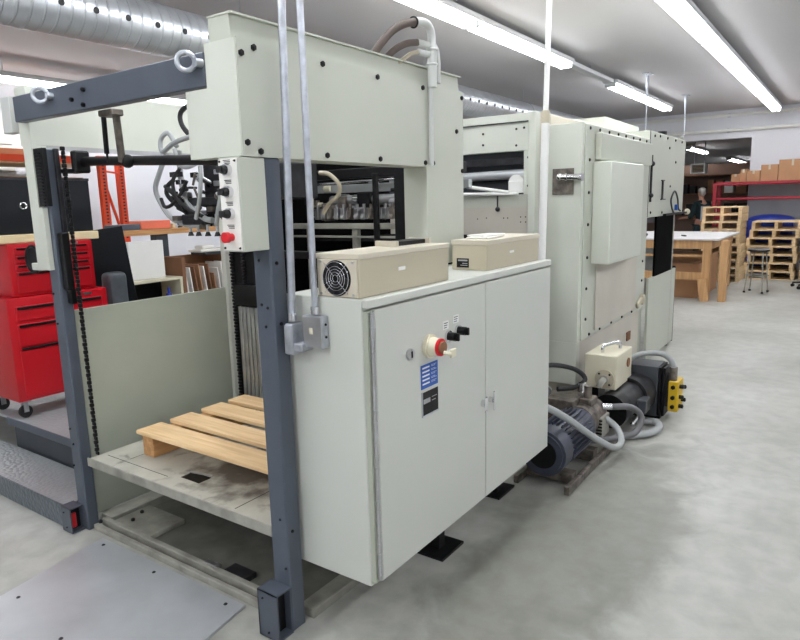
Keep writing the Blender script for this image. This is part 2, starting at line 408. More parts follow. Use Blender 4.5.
# gas strut and bracket
F.p('gas_strut', MB().cyl((1.64, 2.69, 2.07), (1.68, 2.76, 1.90), 0.011, 14).cyl((1.68, 2.76, 1.90), (1.685, 2.765, 1.86), 0.005, 10), 'black')
F.p('link_rod', MB().cyl((1.66, 2.63, 2.07), (1.70, 2.68, 1.86), 0.016, 14).box(1.62, 1.68, 2.60, 2.70, 2.045, 2.072, b=0.004), 'oily')
bar = MB(); bar.cyl((1.75, 3.12, 1.888), (1.75, 1.92, 1.828), 0.021, 16); bar.sph((1.72, 2.67, 1.862), 0.03)
F.p('lift_bar', bar, 'black')
F.p('bar_bracket', B(1.70, 1.78, 3.07, 3.11, 1.83, 1.935, b=0.008).box(1.66, 1.76, 3.10, 3.17, 1.83, 1.85, b=0.004), 'black')
# columns
def column(x0, x1, y0, y1, z1, hole_ys):
    c = F.p('column', B(x0, x1, y0, y1, 0.0, z1, b=0.006), 'bg')
    return c
rc = column(1.593, 1.668, 1.672, 1.762, 1.815, None)
bolts(F, [(1.595, 1.705, 0.47), (1.595, 1.69, 0.27), (1.595, 1.73, 1.46), (1.595, 1.70, 1.29), (1.595, 1.73, 1.30), (1.595, 1.715, 1.22)], (-1, 0, 0), r=0.006, h=0.004, parent=rc)
bolts(F, [(1.62, 1.672, 1.45), (1.625, 1.672, 1.23), (1.62, 1.672, 0.42)], (0, -1, 0), r=0.007, h=0.004, parent=rc)
lc = column(1.60, 1.66, 3.15, 3.235, 1.944, None)
bolts(F, [(1.60, 3.215, 0.55), (1.60, 3.20, 0.47), (1.60, 3.22, 0.35), (1.60, 3.215, 1.25), (1.60, 3.21, 1.1)], (-1, 0, 0), r=0.006, h=0.004, parent=lc)
F.p('column_cover', MB().prism([(3.175, 1.37), (3.288, 1.37), (3.288, 1.964), (3.208, 1.964), (3.208, 1.67), (3.175, 1.67)], 'X', 1.575, 1.599), 'sage2')
F.p('cover_flank', B(1.599, 1.66, 3.238, 3.288, 1.37, 1.964), 'sage2')
rk = MB(); rk.box(1.580, 1.60, 3.125, 3.205, 1.675, 1.944)
for k in range(17): rk.box(1.572, 1.582, 3.145, 3.19, 1.675+k*0.015, 1.682+k*0.015)
F.p('tooth_rack', rk, 'black')
F.p('slide_rail', B(1.64, 1.662, 3.128, 3.149, 1.26, 1.944, b=0.003), 'dark')
F.p('slide_block', B(1.615, 1.655, 3.108, 3.149, 1.27, 1.55, b=0.005).box(1.63, 1.66, 3.112, 3.149, 1.20, 1.275, b=0.004), 'black')
hw = MB(); hw.cyl((1.625, 3.385, 1.415), (1.602, 3.385, 1.415), 0.066, 32); hw.torus((1.602, 3.385, 1.415), (1, 0, 0), 0.066, 0.008, 32, 8)
F.p('hand_wheel', hw, 'black')
F.p('wheel_bracket', B(1.575, 1.60, 3.26, 3.35, 1.365, 1.40, b=0.003), 'sage2')
# foot brackets: folded C channels
def foot(x0, x1, y0, y1, z1, refl):
    f = MB(); th = 0.006
    f.box(x0, x0+th, y0, y1, 0.004, z1); f.box(x0, x1, y1-th, y1, 0.004, z1); f.box(x0, x1, y0, y1, z1-th, z1); f.box(x0, x1, y0, y1, 0.004, 0.004+th)
    o = F.p('foot_bracket', f, 'bg')
    F.p('foot_core', B(x0+th, x1-0.002, y0+0.04, y1-th, 0.012, z1-th), 'black', o)
    if refl: F.p('reflector', B(x0+0.02, x0+0.045, y0+0.028, y0+0.04, 0.02, 0.10, b=0.003), 'redbtn', o, 'red reflector')
    bolts(F, [(x0, y1-0.03, z1-0.03), (x0, (y0+y1)/2, 0.03)], (-1, 0, 0), r=0.005, h=0.003, parent=o)
foot(1.515, 1.593, 1.668, 1.775, 0.20, False)
foot(1.53, 1.60, 3.185, 3.275, 0.14, True)
# control box hanging from the gantry
cbx = F.p('control_box', B(1.474, 1.592, 1.67, 1.768, 1.50, 1.812, b=0.003), 'sage')
F.p('face_plate', B(1.470, 1.4735, 1.675, 1.765, 1.505, 1.808), 'paper', cbx, 'light grey lettered face plate')
X0 = 1.470
for z in (1.772, 1.70, 1.628):
    k = MB(); k.cyl((X0, 1.716, z), (X0-0.018, 1.716, z), 0.019, 20); F.p('switch_ring', k, 'chrome', cbx)
    k = MB(); k.cyl((X0-0.018, 1.716, z), (X0-0.030, 1.718, z), 0.015, 16, r2=0.013); k.box(X0-0.048, X0-0.028, 1.711, 1.725, z-0.011, z+0.011, b=0.003)
    F.p('switch_knob', k, 'rub', cbx)
k = MB(); k.cyl((X0, 1.72, 1.55), (X0-0.018, 1.72, 1.55), 0.013, 16); k.cyl((X0-0.018, 1.72, 1.55), (X0-0.034, 1.72, 1.55), 0.018, 20)
F.p('stop_button', k, 'redbtn', cbx, 'red push button')
lt = MB()
for z in (1.802, 1.737, 1.665, 1.589):
    for j in range(3): lt.box(X0-0.001, X0+0.0005, 1.705, 1.74-0.004*j, z-j*0.005, z-j*0.005+0.0025)
F.p('lettering', lt, 'dark', cbx)
bolts(F, [(X0, 1.757, 1.80), (X0, 1.682, 1.80), (X0, 1.757, 1.513), (X0, 1.682, 1.513)], (-1, 0, 0), r=0.004, h=0.003, m='dark', parent=cbx)
# guard panel on the far side
F.p('guard_panel', B(1.69, 2.66, 3.212, 3.226, 0.045, 1.155, b=0.002), 'sagedk')
F.p('rear_post', B(2.662, 2.70, 3.19, 3.235, 0.03, 1.66, b=0.003), 'sage2')
# lifting mast
ms = MB(); ms.box(2.62, 2.70, 2.90, 3.10, 0.03, 2.0, b=0.004)
mast = F.p('lift_mast', ms, 'black')
for y in (3.075, 2.975):
    ch = MB()
    for k in range(75):
        z = 0.42+k*0.02
        ch.box(2.600, 2.619, y-(0.010 if k % 2 else 0.006), y+(0.010 if k % 2 else 0.006), z, z+0.014)
    F.p('lift_chain', ch, 'dark', mast)
rods = MB()
for y in (3.0, 2.965, 2.93, 2.895, 2.86): rods.box(2.58, 2.60, y-0.013, y+0.013, 0.42, 1.06, b=0.004)
F.p('guide_rod', rods, 'steel')
F.p('mast_block', B(2.57, 2.62, 2.82, 3.03, 1.07, 1.19, b=0.004), 'black')
# front chain
ch = MB()
for k in range(78):
    z = 0.415+k*0.0197
    if k % 2: ch.box(1.648, 1.668, 3.081, 3.097, z, z+0.019, b=0.003)
    else: ch.box(1.654, 1.664, 3.076, 3.102, z, z+0.019, b=0.003)
F.p('lift_chain', ch, 'black')
# platform
pf = MB(); pf.box(1.62, 2.56, 1.78, 3.095, 0.385, 0.41, b=0.002)
plat = F.p('platform', pf, 'deck')
F.p('front_lip', B(1.612, 1.62, 1.78, 3.11, 0.366, 0.411, b=0.002), 'grime', plat)
F.p('slot', B(1.72, 1.79, 2.36, 2.49, 0.409, 0.4112), 'black', plat)
F.p('slot_clip', B(1.785, 1.80, 2.37, 2.50, 0.409, 0.416, b=0.002, rot=Rz(0.2)), 'steel', plat)
sm = MB(); sm.box(1.69, 1.693, 2.55, 3.05, 0.409, 0.4108); sm.box(1.64, 2.5, 2.02, 2.024, 0.409, 0.4108); sm.box(1.72, 2.5, 2.9, 2.903, 0.409, 0.4108)
F.p('seam', sm, 'dark', plat)
un = MB(); un.box(1.90, 1.96, 1.86, 3.05, 0.345, 0.384); un.box(2.2, 2.26, 1.86, 3.05, 0.345, 0.384)
F.p('support_beam', un, 'grime', plat)
F.p('roller', MB().cyl((1.86, 2.45, 0.345), (1.86, 2.6, 0.345), 0.035, 18), 'rub', plat)
# base frame on the floor
F.p('base_rail', B(1.622, 1.648, 1.80, 3.14, 0.0, 0.032, b=0.003), 'grime')
F.p('base_rail', B(1.668, 1.698, 1.80, 3.14, 0.0, 0.045, b=0.003), 'grime')
F.p('rail_gap', B(1.649, 1.667, 1.80, 3.14, 0.0, 0.012), 'black')
F.p('base_rail', B(1.70, 2.60, 1.66, 1.74, 0.0, 0.04, b=0.003), 'grime')
F.p('base_rail', B(1.70, 2.60, 3.10, 3.20, 0.0, 0.045, b=0.003), 'grime')
F.p('base_rail', B(2.45, 2.58, 1.75, 3.09, 0.0, 0.05, b=0.003), 'grime')
F.p('base_plate', B(1.70, 1.92, 2.78, 3.09, 0.004, 0.03, b=0.002), 'grime')
F.p('inner_pad', MB().cyl((2.25, 2.45, 0.004), (2.25, 2.45, 0.10), 0.05, 20), 'rub')
F.p('base_block', B(1.69, 1.78, 2.08, 2.22, 0.002, 0.03, b=0.002), 'dark')
F.p('base_clip', B(1.685, 1.715, 2.24, 2.33, 0.034, 0.05, b=0.003), 'steel')
bolts(F, [(1.76, 3.0, 0.03), (1.84, 3.04, 0.03), (1.65, 1.9, 0.035), (1.65, 3.12, 0.035)], (0, 0, 1), r=0.010, h=0.012, m='dark')
F.p('dark_floor_patch', B(1.699, 2.45, 1.75, 3.099, 0.001, 0.004), 'floordk')  # thin sheet added over the slab to darken the floor under the platform
F.p('guide_shaft', MB().cyl((2.1, 2.35, 0.025), (2.1, 2.85, 0.025), 0.010, 10), 'steel')
# suction head
sh = MB(); sh.box(2.06, 2.30, 2.48, 2.66, 1.60, 1.87, b=0.006); sh.box(2.02, 2.06, 2.50, 2.74, 1.66, 1.70, b=0.004)
sh.box(2.02, 2.10, 2.62, 2.80, 1.57, 1.62, b=0.006); sh.box(2.08, 2.28, 2.12, 2.48, 1.68, 1.84, b=0.006)
sh.cyl((2.05, 2.9, 1.70), (2.08, 2.62, 1.66), 0.016, 10); sh.cyl((2.05, 2.85, 1.66), (2.08, 2.68, 1.59), 0.02, 10)
shead = F.p('suction_head', sh, 'dark')
random.seed(3)
for k in range(46):
    y = random.uniform(2.42, 2.86); z = random.uniform(1.56, 1.82); x = random.uniform(2.0, 2.05)
    sd = MB(); m_ = random.choice(('steel', 'dark', 'dark', 'black', 'oily', 'chrome'))
    if k % 3 == 0: sd.cyl((x, y, z), (x+0.03, y+random.uniform(-.03, .03), z+random.uniform(-.02, .02)), random.uniform(0.008, 0.018), 10)
    elif k % 3 == 1: sd.box(x, x+0.03, y-0.02, y+0.02, z-0.010, z+0.014, b=0.002)
    else: sd.cyl((x, y, z), (x, y+random.uniform(-.06, .06), z+random.uniform(-.07, .07)), 0.006, 8)
    F.p('valve_fitting', sd, m_, shead)
for y in (2.5, 2.56, 2.63, 2.7, 2.76): F.p('suction_tube', MB().cyl((2.04, y, 1.62), (2.04, y, 1.53), 0.007, 8), 'steel', shead)
for y in (2.5, 2.56, 2.63, 2.7, 2.76): F.p('suction_cup', MB().cyl((2.04, y, 1.535), (2.04, y, 1.515), 0.008, 12, r2=0.016), 'rub', shead)
def hose(pts, r, m='hose', parent=None, name='hose', lab=None): return F.p(name, MB().tube(pts, r, 10, 7), m, parent or shead, lab)
hose([(2.08, 2.95, 1.93), (2.06, 3.0, 1.83), (2.05, 3.03, 1.75), (2.05, 2.99, 1.67), (2.04, 2.90, 1.60), (2.04, 2.78, 1.568), (2.04, 2.66, 1.57)], 0.013)
hose([(2.07, 2.84, 1.93), (2.06, 2.83, 1.82), (2.04, 2.79, 1.73), (2.02, 2.71, 1.65), (2.02, 2.62, 1.60), (2.02, 2.56, 1.59)], 0.014)
hose([(2.05, 2.70, 1.99), (2.03, 2.82, 1.965), (2.04, 2.93, 1.93), (2.05, 2.95, 1.99), (2.06, 2.90, 2.02), (2.06, 2.84, 1.95)], 0.012)
hose([(2.02, 2.46, 1.80), (2.0, 2.47, 1.70), (2.0, 2.50, 1.62), (2.02, 2.54, 1.57)], 0.011)
hose([(2.08, 2.72, 2.15), (2.07, 2.80, 2.11), (2.07, 2.80, 2.05), (2.08, 2.74, 1.99), (2.1, 2.66, 1.97)], 0.012, 'rub')
hose([(2.04, 2.93, 1.76), (2.03, 2.90, 1.75), (2.03, 2.84, 1.71), (2.04, 2.80, 1.66)], 0.012, 'rub')
hose([(2.04, 2.86, 1.79), (2.03, 2.90, 1.76), (2.03, 2.91, 1.72), (2.04, 2.86, 1.67), (2.05, 2.78, 1.62)], 0.011, 'rub')
hose([(2.0, 2.75, 1.84), (1.99, 2.80, 1.78), (1.99, 2.78, 1.70), (2.0, 2.70, 1.64), (2.01, 2.62, 1.61)], 0.009, 'rub')
hose([(2.0, 2.92, 1.70), (1.99, 2.88, 1.66), (1.99, 2.82, 1.67), (2.0, 2.76, 1.72), (2.01, 2.72, 1.78)], 0.009, 'rub')
hose([(2.0, 2.60, 1.84), (1.98, 2.58, 1.76), (1.98, 2.60, 1.68), (2.0, 2.66, 1.60)], 0.010)
hose([(2.0, 2.78, 1.93), (1.99, 2.74, 1.86), (1.98, 2.66, 1.84), (2.0, 2.58, 1.87)], 0.010)
shead.location.y = -0.07
# feed table seen through the gantry opening
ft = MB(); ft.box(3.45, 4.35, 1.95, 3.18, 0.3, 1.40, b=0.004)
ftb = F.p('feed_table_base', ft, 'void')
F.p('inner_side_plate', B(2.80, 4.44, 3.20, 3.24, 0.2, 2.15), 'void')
def yrod(name, x, y0, y1, z, r, m, zz=None): F.p(name, MB().cyl((x, y0, z), (x, y1, z if zz is None else zz), r, 18), m)
yrod('thin_cross_rod', 3.2, 1.82, 3.18, 1.80, 0.008, 'chrome', 1.775)
F.p('cross_bar', B(3.22, 3.28, 1.82, 3.18, 1.81, 1.87, b=0.004), 'black')
F.p('cross_bar', B(3.30, 3.34, 1.82, 3.18, 1.725, 1.775, b=0.003), 'hose')
yrod('feed_roller', 3.3, 1.9, 2.85, 1.675, 0.032, 'steel')
F.p('roller_clamp', B(3.25, 3.30, 2.50, 2.60, 1.62, 1.72, b=0.004), 'black')
F.p('roller_clamp', B(3.25, 3.30, 2.70, 2.76, 1.60, 1.70, b=0.004), 'oily')
yrod('cross_rod', 3.36, 1.85, 3.18, 1.735, 0.012, 'chrome')
for k in range(12):
    y = 2.30+k*0.055
    f = MB(); f.box(3.20, 3.25, y-0.016, y+0.016, 1.555, 1.625, b=0.003); f.cyl((3.22, y, 1.62), (3.22, y, 1.65), 0.010, 10); f.cyl((3.195, y, 1.575), (3.22, y, 1.565), 0.013, 10)
    F.p('sheet_clamp', f, 'steel' if k % 3 else 'oily')
F.p('gear_cluster', MB().cyl((3.4, 2.86, 1.64), (3.46, 2.86, 1.64), 0.07, 20).cyl((3.3, 2.92, 1.6), (3.4, 2.92, 1.6), 0.06, 18).box(3.3, 3.4, 2.0, 2.22, 1.60, 1.66, b=0.006).box(3.36, 3.42, 2.25, 2.8, 1.6, 1.65, b=0.005), 'oily')
random.seed(21)
for k in range(34):
    y = random.uniform(2.0, 3.1); z = random.uniform(1.56, 1.78); x = random.uniform(3.26, 3.32)
    q = MB(); m_ = random.choice(('steel', 'dark', 'chrome', 'cream', 'oily', 'black', 'hosedk'))
    if k % 2: q.box(x, x+0.04, y-0.03, y+0.03, z-0.015, z+0.015, b=0.003)
    else: q.cyl((x, y-0.02, z), (x, y+0.03, z), random.uniform(0.012, 0.028), 12)
    F.p('press_fitting', q, m_)
pk = MB(); pk.box(3.18, 3.23, 1.98, 3.12, 1.495, 1.530, b=0.003); pk.box(3.18, 3.22, 1.98, 3.12, 1.44, 1.452)
F.p('table_rail', pk, 'grime')
for y in (2.97, 2.58, 2.03): F.p('table_leg', B(3.19, 3.225, y-0.022, y+0.022, 0.0, 1.53, b=0.003), 'grime')
F.p('upright_bar', B(3.15, 3.18, 2.37, 2.40, 1.40, 1.83, b=0.003), 'black')
F.p('edge_rack', B(2.985, 3.01, 2.05, 2.12, 0.9, 1.84), 'black')
F.p('looped_hose', MB().tube([(2.35, 2.1, 1.80), (2.35, 2.04, 1.79), (2.36, 1.99, 1.74), (2.37, 2.01, 1.69), (2.38, 2.08, 1.65), (2.4, 2.13, 1.61)], 0.010, 10), 'tan')
F.p('side_cable', MB().tube([(2.3, 2.11, 1.72), (2.3, 2.12, 1.5), (2.3, 2.13, 1.2), (2.3, 2.13, 0.9)], 0.008, 8), 'tan')
F.p('lifting_eye', MB().torus((2.6, 2.05, 1.38), (1, -0.2, 0), 0.022, 0.009, 20, 8), 'yellow')
F.p('lower_crossbar', B(2.60, 2.64, 1.85, 2.80, 1.36, 1.40, b=0.004), 'black')
F.p('rear_guard', B(2.60, 2.64, 1.81, 2.84, 0.5, 1.0), 'black')
# standpipe and hoses on the gantry top
pv = MB(); pv.tube([(2.50, 1.645, 2.425), (2.563, 1.645, 2.437), (2.615, 1.645, 2.43), (2.640, 1.645, 2.395), (2.642, 1.645, 2.33)], 0.019, 16)
pv.cyl((2.642, 1.645, 2.36), (2.642, 1.645, 2.17), 0.021, 18)
pv.torus((2.642, 1.645, 2.335), (0, 0, 1), 0.021, 0.006, 20, 6); pv.torus((2.642, 1.645, 2.27), (0, 0, 1), 0.021, 0.006, 20, 6)
pv.cyl((2.54, 1.66, 2.352), (2.64, 1.65, 2.35), 0.015, 14); pv.cyl((2.55, 1.66, 2.312), (2.64, 1.65, 2.31), 0.014, 14)
F.p('elbow_pipe', pv, 'pvc')
F.p('rear_pipe', MB().tube([(2.72, 1.665, 2.20), (2.72, 1.665, 2.3), (2.70, 1.66, 2.345), (2.65, 1.65, 2.36)], 0.015, 14), 'pvc')
F.p('down_pipe', MB().cyl((2.642, 1.655, 2.18), (2.642, 1.655, 1.82), 0.011, 16), 'pvc')
F.p('pipe_clamp', MB().torus((2.50, 1.648, 2.424), (1, 0, 0.2), 0.022, 0.004, 18, 6), 'dark')
F.p('rubber_hose', MB().tube([(2.30, 1.76, 2.20), (2.31, 1.73, 2.27), (2.35, 1.70, 2.335), (2.40, 1.68, 2.382), (2.45, 1.655, 2.41), (2.51, 1.645, 2.426)], 0.017, 14), 'brhose')
F.p('rubber_hose', MB().tube([(2.36, 1.76, 2.22), (2.40, 1.70, 2.29), (2.46, 1.67, 2.33), (2.55, 1.66, 2.352)], 0.015, 14), 'brhose')
F.p('thin_hose', MB().tube([(2.42, 1.75, 2.22), (2.47, 1.69, 2.27), (2.51, 1.67, 2.30), (2.56, 1.66, 2.312)], 0.009, 12), 'tan')

# ------------------------------------------------------------------ press body
D = T('printing_press', 'long pale green printing press body with bolted side covers behind the cabinet', 'machine', (5.5, 2.6, 0))
fw = MB()  # front wall with a window
fw.box(4.45, 4.50, 1.956, 3.40, 2.00, 2.262, b=0.003); fw.box(4.45, 4.50, 1.956, 2.0, 1.69, 2.0); fw.box(4.45, 4.50, 1.956, 3.40, 0.1, 1.35)
D.p('front_wall', fw, 'sage2')
D.p('front_strip', B(4.44, 4.452, 1.956, 3.40, 2.207, 2.262, b=0.002), 'sage2')
D.p('seam', B(4.438, 4.452, 1.958, 3.40, 2.200, 2.206), 'dark')
D.p('corner_post', B(4.42, 4.50, 1.90, 1.955, 0.1, 2.264, b=0.003), 'sage2')
D.p('perforated_plate', B(4.445, 4.455, 1.957, 3.3, 1.35, 1.60), 'pink')
D.p('window_recess', B(4.60, 4.63, 1.965, 3.4, 1.35, 2.05), 'bgd')
D.p('window_roller', MB().cyl((4.54, 2.02, 1.84), (4.54, 3.3, 1.82), 0.035, 18), 'plate')
D.p('window_bar', B(4.50, 4.53, 2.0, 3.3, 1.91, 1.955), 'dark')
D.p('white_roller', MB().cyl((4.47, 2.07, 1.775), (4.53, 2.07, 1.775), 0.06, 24).box(4.46, 4.50, 2.01, 2.13, 1.70, 1.79, b=0.006), 'white')
D.p('white_arm', MB().cyl((4.42, 3.0, 1.84), (4.42, 2.10, 1.705), 0.014, 12), 'white')
D.p('white_cross_tube', MB().cyl((4.42, 3.0, 1.71), (4.42, 2.03, 1.695), 0.013, 12), 'white')
D.p('lower_green_panel', B(4.46, 4.47, 1.957, 3.3, 1.60, 1.69), 'sage')
D.p('pull_rod', MB().cyl((4.43, 2.2, 1.69), (4.43, 2.2, 1.60), 0.006, 8).sph((4.43, 2.2, 1.585), 0.018), 'rub')
bolts(D, [(4.45, y, z) for y, z in ((2.156, 1.519), (2.123, 1.519), (2.019, 1.526), (1.98, 1.526), (2.018, 1.489), (1.979, 1.489), (2.376, 1.513), (2.30, 1.52))], (-1, 0, 0), r=0.009, h=0.004)
bolts(D, [(4.45, y, z) for y, z in ((2.0, 2.16), (2.06, 2.155), (2.33, 2.14), (2.33, 2.06), (2.06, 2.04), (1.965, 1.95), (1.965, 1.75), (1.965, 2.235))], (-1, 0, 0), r=0.009, h=0.004)
mainb = MB(); mainb.box(4.64, 6.35, 1.88, 3.40, 0.12, 2.262, b=0.004); mainb.box(4.50, 6.35, 1.90, 1.96, 0.12, 2.262)
D.p('main_housing', mainb, 'tanlt')
D.p('top_hump', MB().prism([(6.6, 2.25), (7.8, 2.25), (7.8, 2.43), (6.6, 2.44)], 'Y', 2.1, 2.9), 'sage2')
# side box C
D.p('side_box', B(4.53, 6.33, 1.60, 1.875, 0.60, 2.172, b=0.004), 'sage2')
D.p('end_face', B(4.53, 4.60, 1.605, 1.875, 0.28, 0.60, b=0.003), 'sage2')
D.p('side_frame', B(4.58, 6.31, 1.590, 1.60, 0.61, 2.165, b=0.002), 'sage')
bolts(D, [(4.66, 1.59, 2.14), (4.87, 1.59, 2.14), (5.09, 1.59, 2.14), (5.32, 1.59, 2.14), (5.53, 1.59, 2.14), (5.75, 1.59, 2.14), (5.95, 1.59, 2.14), (6.17, 1.59, 2.14),
          (4.66, 1.59, 1.92), (4.66, 1.59, 1.69), (4.66, 1.59, 1.46), (4.66, 1.59, 1.22), (4.66, 1.59, 0.99), (4.66, 1.59, 0.76), (4.75, 1.59, 0.63), (5.0, 1.59, 0.63), (5.3, 1.59, 0.63), (5.6, 1.59, 0.63), (5.9, 1.59, 0.63),
          (6.2, 1.59, 1.06), (6.2, 1.59, 0.88), (6.2, 1.59, 0.72)], (0, -1, 0), r=0.012)
D.p('upper_cover', B(4.78, 6.2, 1.54, 1.59, 1.925, 2.115, b=0.006), 'sage')
D.p('bulging_cover', B(4.74, 5.60, 1.45, 1.59, 1.165, 1.91, b=0.016, seg=3), 'sage2')
D.p('lower_cover', B(4.86, 5.98, 1.578, 1.59, 0.64, 1.16, b=0.006), 'pink')
D.p('corner_lever', MB().box(6.02, 6.22, 1.56, 1.588, 0.66, 0.72, b=0.01, rot=Ry(-0.3)).cyl((6.2, 1.56, 0.7), (6.2, 1.59, 0.7), 0.05, 16), 'tan')
D.p('lower_body', B(4.60, 6.35, 1.64, 1.88, 0.12, 0.60, b=0.003), 'pink')
D.p('base_plinth', B(4.6, 6.35, 1.75, 3.3, 0.0, 0.12), 'black')
D.p('latch_hole', B(5.95, 6.06, 1.63, 1.641, 0.34, 0.42), 'card2')
# square plate with pipe on end face
D.p('square_plate', B(4.518, 4.53, 1.652, 1.808, 1.68, 1.862, b=0.002), 'oily')
D.p('pipe_stub', MB().sph((4.50, 1.745, 1.803), 0.028).cyl((4.50, 1.755, 1.803), (4.49, 1.60, 1.797), 0.022, 18).cyl((4.495, 1.70, 1.80), (4.494, 1.685, 1.80), 0.028, 18).cyl((4.49, 1.60, 1.797), (4.488, 1.575, 1.796), 0.028, 18), 'chrome')
# section D
D.p('delivery_body', B(6.34, 7.85, 1.60, 3.40, 1.455, 2.25, b=0.004), 'sage')
D.p('seam', B(6.333, 6.342, 1.594, 1.60, 1.46, 2.25), 'dark')
D.p('hinge_rod', MB().cyl((6.40, 1.59, 2.03), (6.40, 1.59, 1.60), 0.010, 8).sph((6.40, 1.585, 1.95), 0.025).sph((6.40, 1.585, 1.66), 0.022).cyl((6.28, 1.585, 1.97), (6.4, 1.585, 1.95), 0.012, 8), 'dark')
D.p('slide_latch', B(6.85, 6.88, 1.585, 1.60, 1.62, 1.80).box(6.82, 6.92, 1.585, 1.60, 1.80, 1.81).box(6.82, 6.98, 1.585, 1.60, 1.615, 1.625), 'dark')
bolts(D, [(x, 1.60, z) for x, z in ((6.5, 2.21), (6.7, 2.22), (7.0, 2.22), (7.35, 2.22), (7.65, 2.22), (7.1, 2.13), (7.4, 2.0), (7.2, 1.75), (6.45, 1.50), (6.9, 1.49))], (0, -1, 0), r=0.013)
D.p('top_knob', MB().cyl((6.95, 1.64, 2.25), (6.95, 1.64, 2.285), 0.045, 16), 'black')
D.p('top_knob', MB().cyl((7.8, 1.64, 2.25), (7.8, 1.64, 2.29), 0.03, 12), 'grime')
D.p('cable_loop', MB().tube([(7.35, 1.58, 1.47), (7.2, 1.57, 1.53), (7.15, 1.57, 1.62), (7.3, 1.57, 1.70), (7.45, 1.57, 1.62), (7.5, 1.57, 1.52), (7.6, 1.57, 1.49)], 0.009, 8), 'rub')
D.p('cable_end', B(7.45, 7.52, 1.57, 1.60, 1.50, 1.56, b=0.005), 'bluelbl')
D.p('sensor_bar', B(6.95, 7.95, 1.565, 1.598, 1.455, 1.475), 'black')
D.p('sensor_tip', MB().sph((8.0, 1.58, 1.47), 0.035), 'tan')
D.p('dark_curtain', B(6.72, 7.44, 1.60, 1.62, 0.86, 1.455), 'void')
D.p('curtain_post', B(7.44, 7.50, 1.60, 1.64, 0.0, 1.455), 'grime')
D.p('lower_panel', B(6.52, 7.66, 1.60, 1.625, 0.03, 0.86, b=0.003), 'sage')
D.p('panel_edge', B(7.66, 7.675, 1.60, 1.64, 0.02, 0.88), 'dark')
D.p('recessed_panel', B(6.36, 6.52, 1.66, 1.70, 0.03, 1.0), 'sagedk')
D.p('upper_tray', B(6.40, 6.72, 1.62, 1.9, 1.40, 1.45).box(6.40, 6.75, 1.70, 1.74, 1.25, 1.42), 'dark')
D.p('far_leg', B(7.7, 7.8, 3.2, 3.35, 0.0, 1.455), 'dark')
D.p('far_panel', B(6.36, 7.6, 3.36, 3.39, 0.0, 1.455), 'sagedk')

# ------------------------------------------------------------------ electrical cabinet
E = T('electrical_cabinet', 'large pale grey two-door electrical cabinet in front of the press', 'cabinet', (2.5, 1.5, 0))
E.p('body', B(1.685, 3.30, 1.345, 1.708, 0.262, 1.33, b=0.003), 'cab')
def door(x0, x1):
    return E.p('door', B(x0, x1, 1.318, 1.344, 0.275, 1.292, b=0.003), 'cab')
d1 = door(1.722, 2.535); d2 = door(2.541, 3.29)
E.p('frame_edge', B(1.685, 3.30, 1.318, 1.344, 1.30, 1.33, b=0.003), 'cab')
hn = MB(); hn.cyl((1.706, 1.318, 0.29), (1.706, 1.318, 1.285), 0.008, 12)
for k in range(24): hn.torus((1.706, 1.318, 0.31+k*0.042), (0, 0, 1), 0.008, 0.0018, 12, 4)
E.p('hinge', hn, 'steel')
E.p('hinge_strip', B(1.69, 1.72, 1.326, 1.345, 0.28, 1.29), 'sagedk')
hd_ = MB(); hd_.cyl((2.505, 1.318, 0.745), (2.505, 1.298, 0.745), 0.017, 18); hd_.box(2.490, 2.512, 1.292, 1.30, 0.71, 0.78, b=0.005)
E.p('handle', hd_, 'chrome', d1)
hd_ = MB(); hd_.cyl((2.575, 1.318, 0.745), (2.575, 1.296, 0.745), 0.013, 18); hd_.box(2.567, 2.58, 1.288, 1.298, 0.695, 0.79, b=0.005)
E.p('handle', hd_, 'chrome', d2)
kl = MB(); kl.cyl((1.925, 1.318, 1.095), (1.925, 1.305, 1.095), 0.021, 24); E.p('key_lock', kl, 'steel', d1)
E.p('keyhole', B(1.921, 1.929, 1.303, 1.306, 1.083, 1.107), 'black', d1)
sw = MB(); sw.cyl((2.06, 1.318, 1.10), (2.06, 1.302, 1.10), 0.047, 32); sw.cyl((2.06, 1.302, 1.10), (2.06, 1.268, 1.10), 0.038, 32, r2=0.034)
E.p('main_switch', sw, 'cream', d1)
E.p('switch_ring', MB().cyl((2.06, 1.268, 1.10), (2.06, 1.258, 1.10), 0.0345, 30), 'redbtn', d1)
E.p('switch_face', MB().cyl((2.06, 1.258, 1.10), (2.06, 1.248, 1.10), 0.024, 26), 'card2', d1)
E.p('switch_grip', MB().box(2.05, 2.11, 1.237, 1.249, 1.066, 1.082, b=0.004, rot=Ry(0.3)).box(2.10, 2.14, 1.238, 1.248, 1.050, 1.086, b=0.003), 'cream', d1)
for x, z in ((2.205, 1.112), (2.285, 1.122)):
    r_ = MB(); r_.cyl((x, 1.318, z), (x, 1.308, z), 0.024, 20); E.p('knob_ring', r_, 'chrome', d1)
    k = MB(); k.cyl((x, 1.308, z), (x, 1.278, z), 0.018, 18); k.box(x-0.006, x+0.006, 1.262, 1.28, z-0.016, z+0.016, b=0.003)
    E.p('rotary_knob', k, 'black', d1)
for x, z in ((2.19, 1.155), (2.272, 1.168)): E.p('knob_tag', B(x-0.022, x+0.022, 1.3165, 1.318, z-0.012, z+0.022), 'white', d1)
for x, z in ((2.19, 1.155), (2.272, 1.168)):
    tl = MB()
    for j in range(3): tl.box(x-0.016, x+0.014-0.004*j, 1.3155, 1.3167, z+0.012-j*0.009, z+0.015-j*0.009)
    E.p('lettering', tl, 'dark', d1)
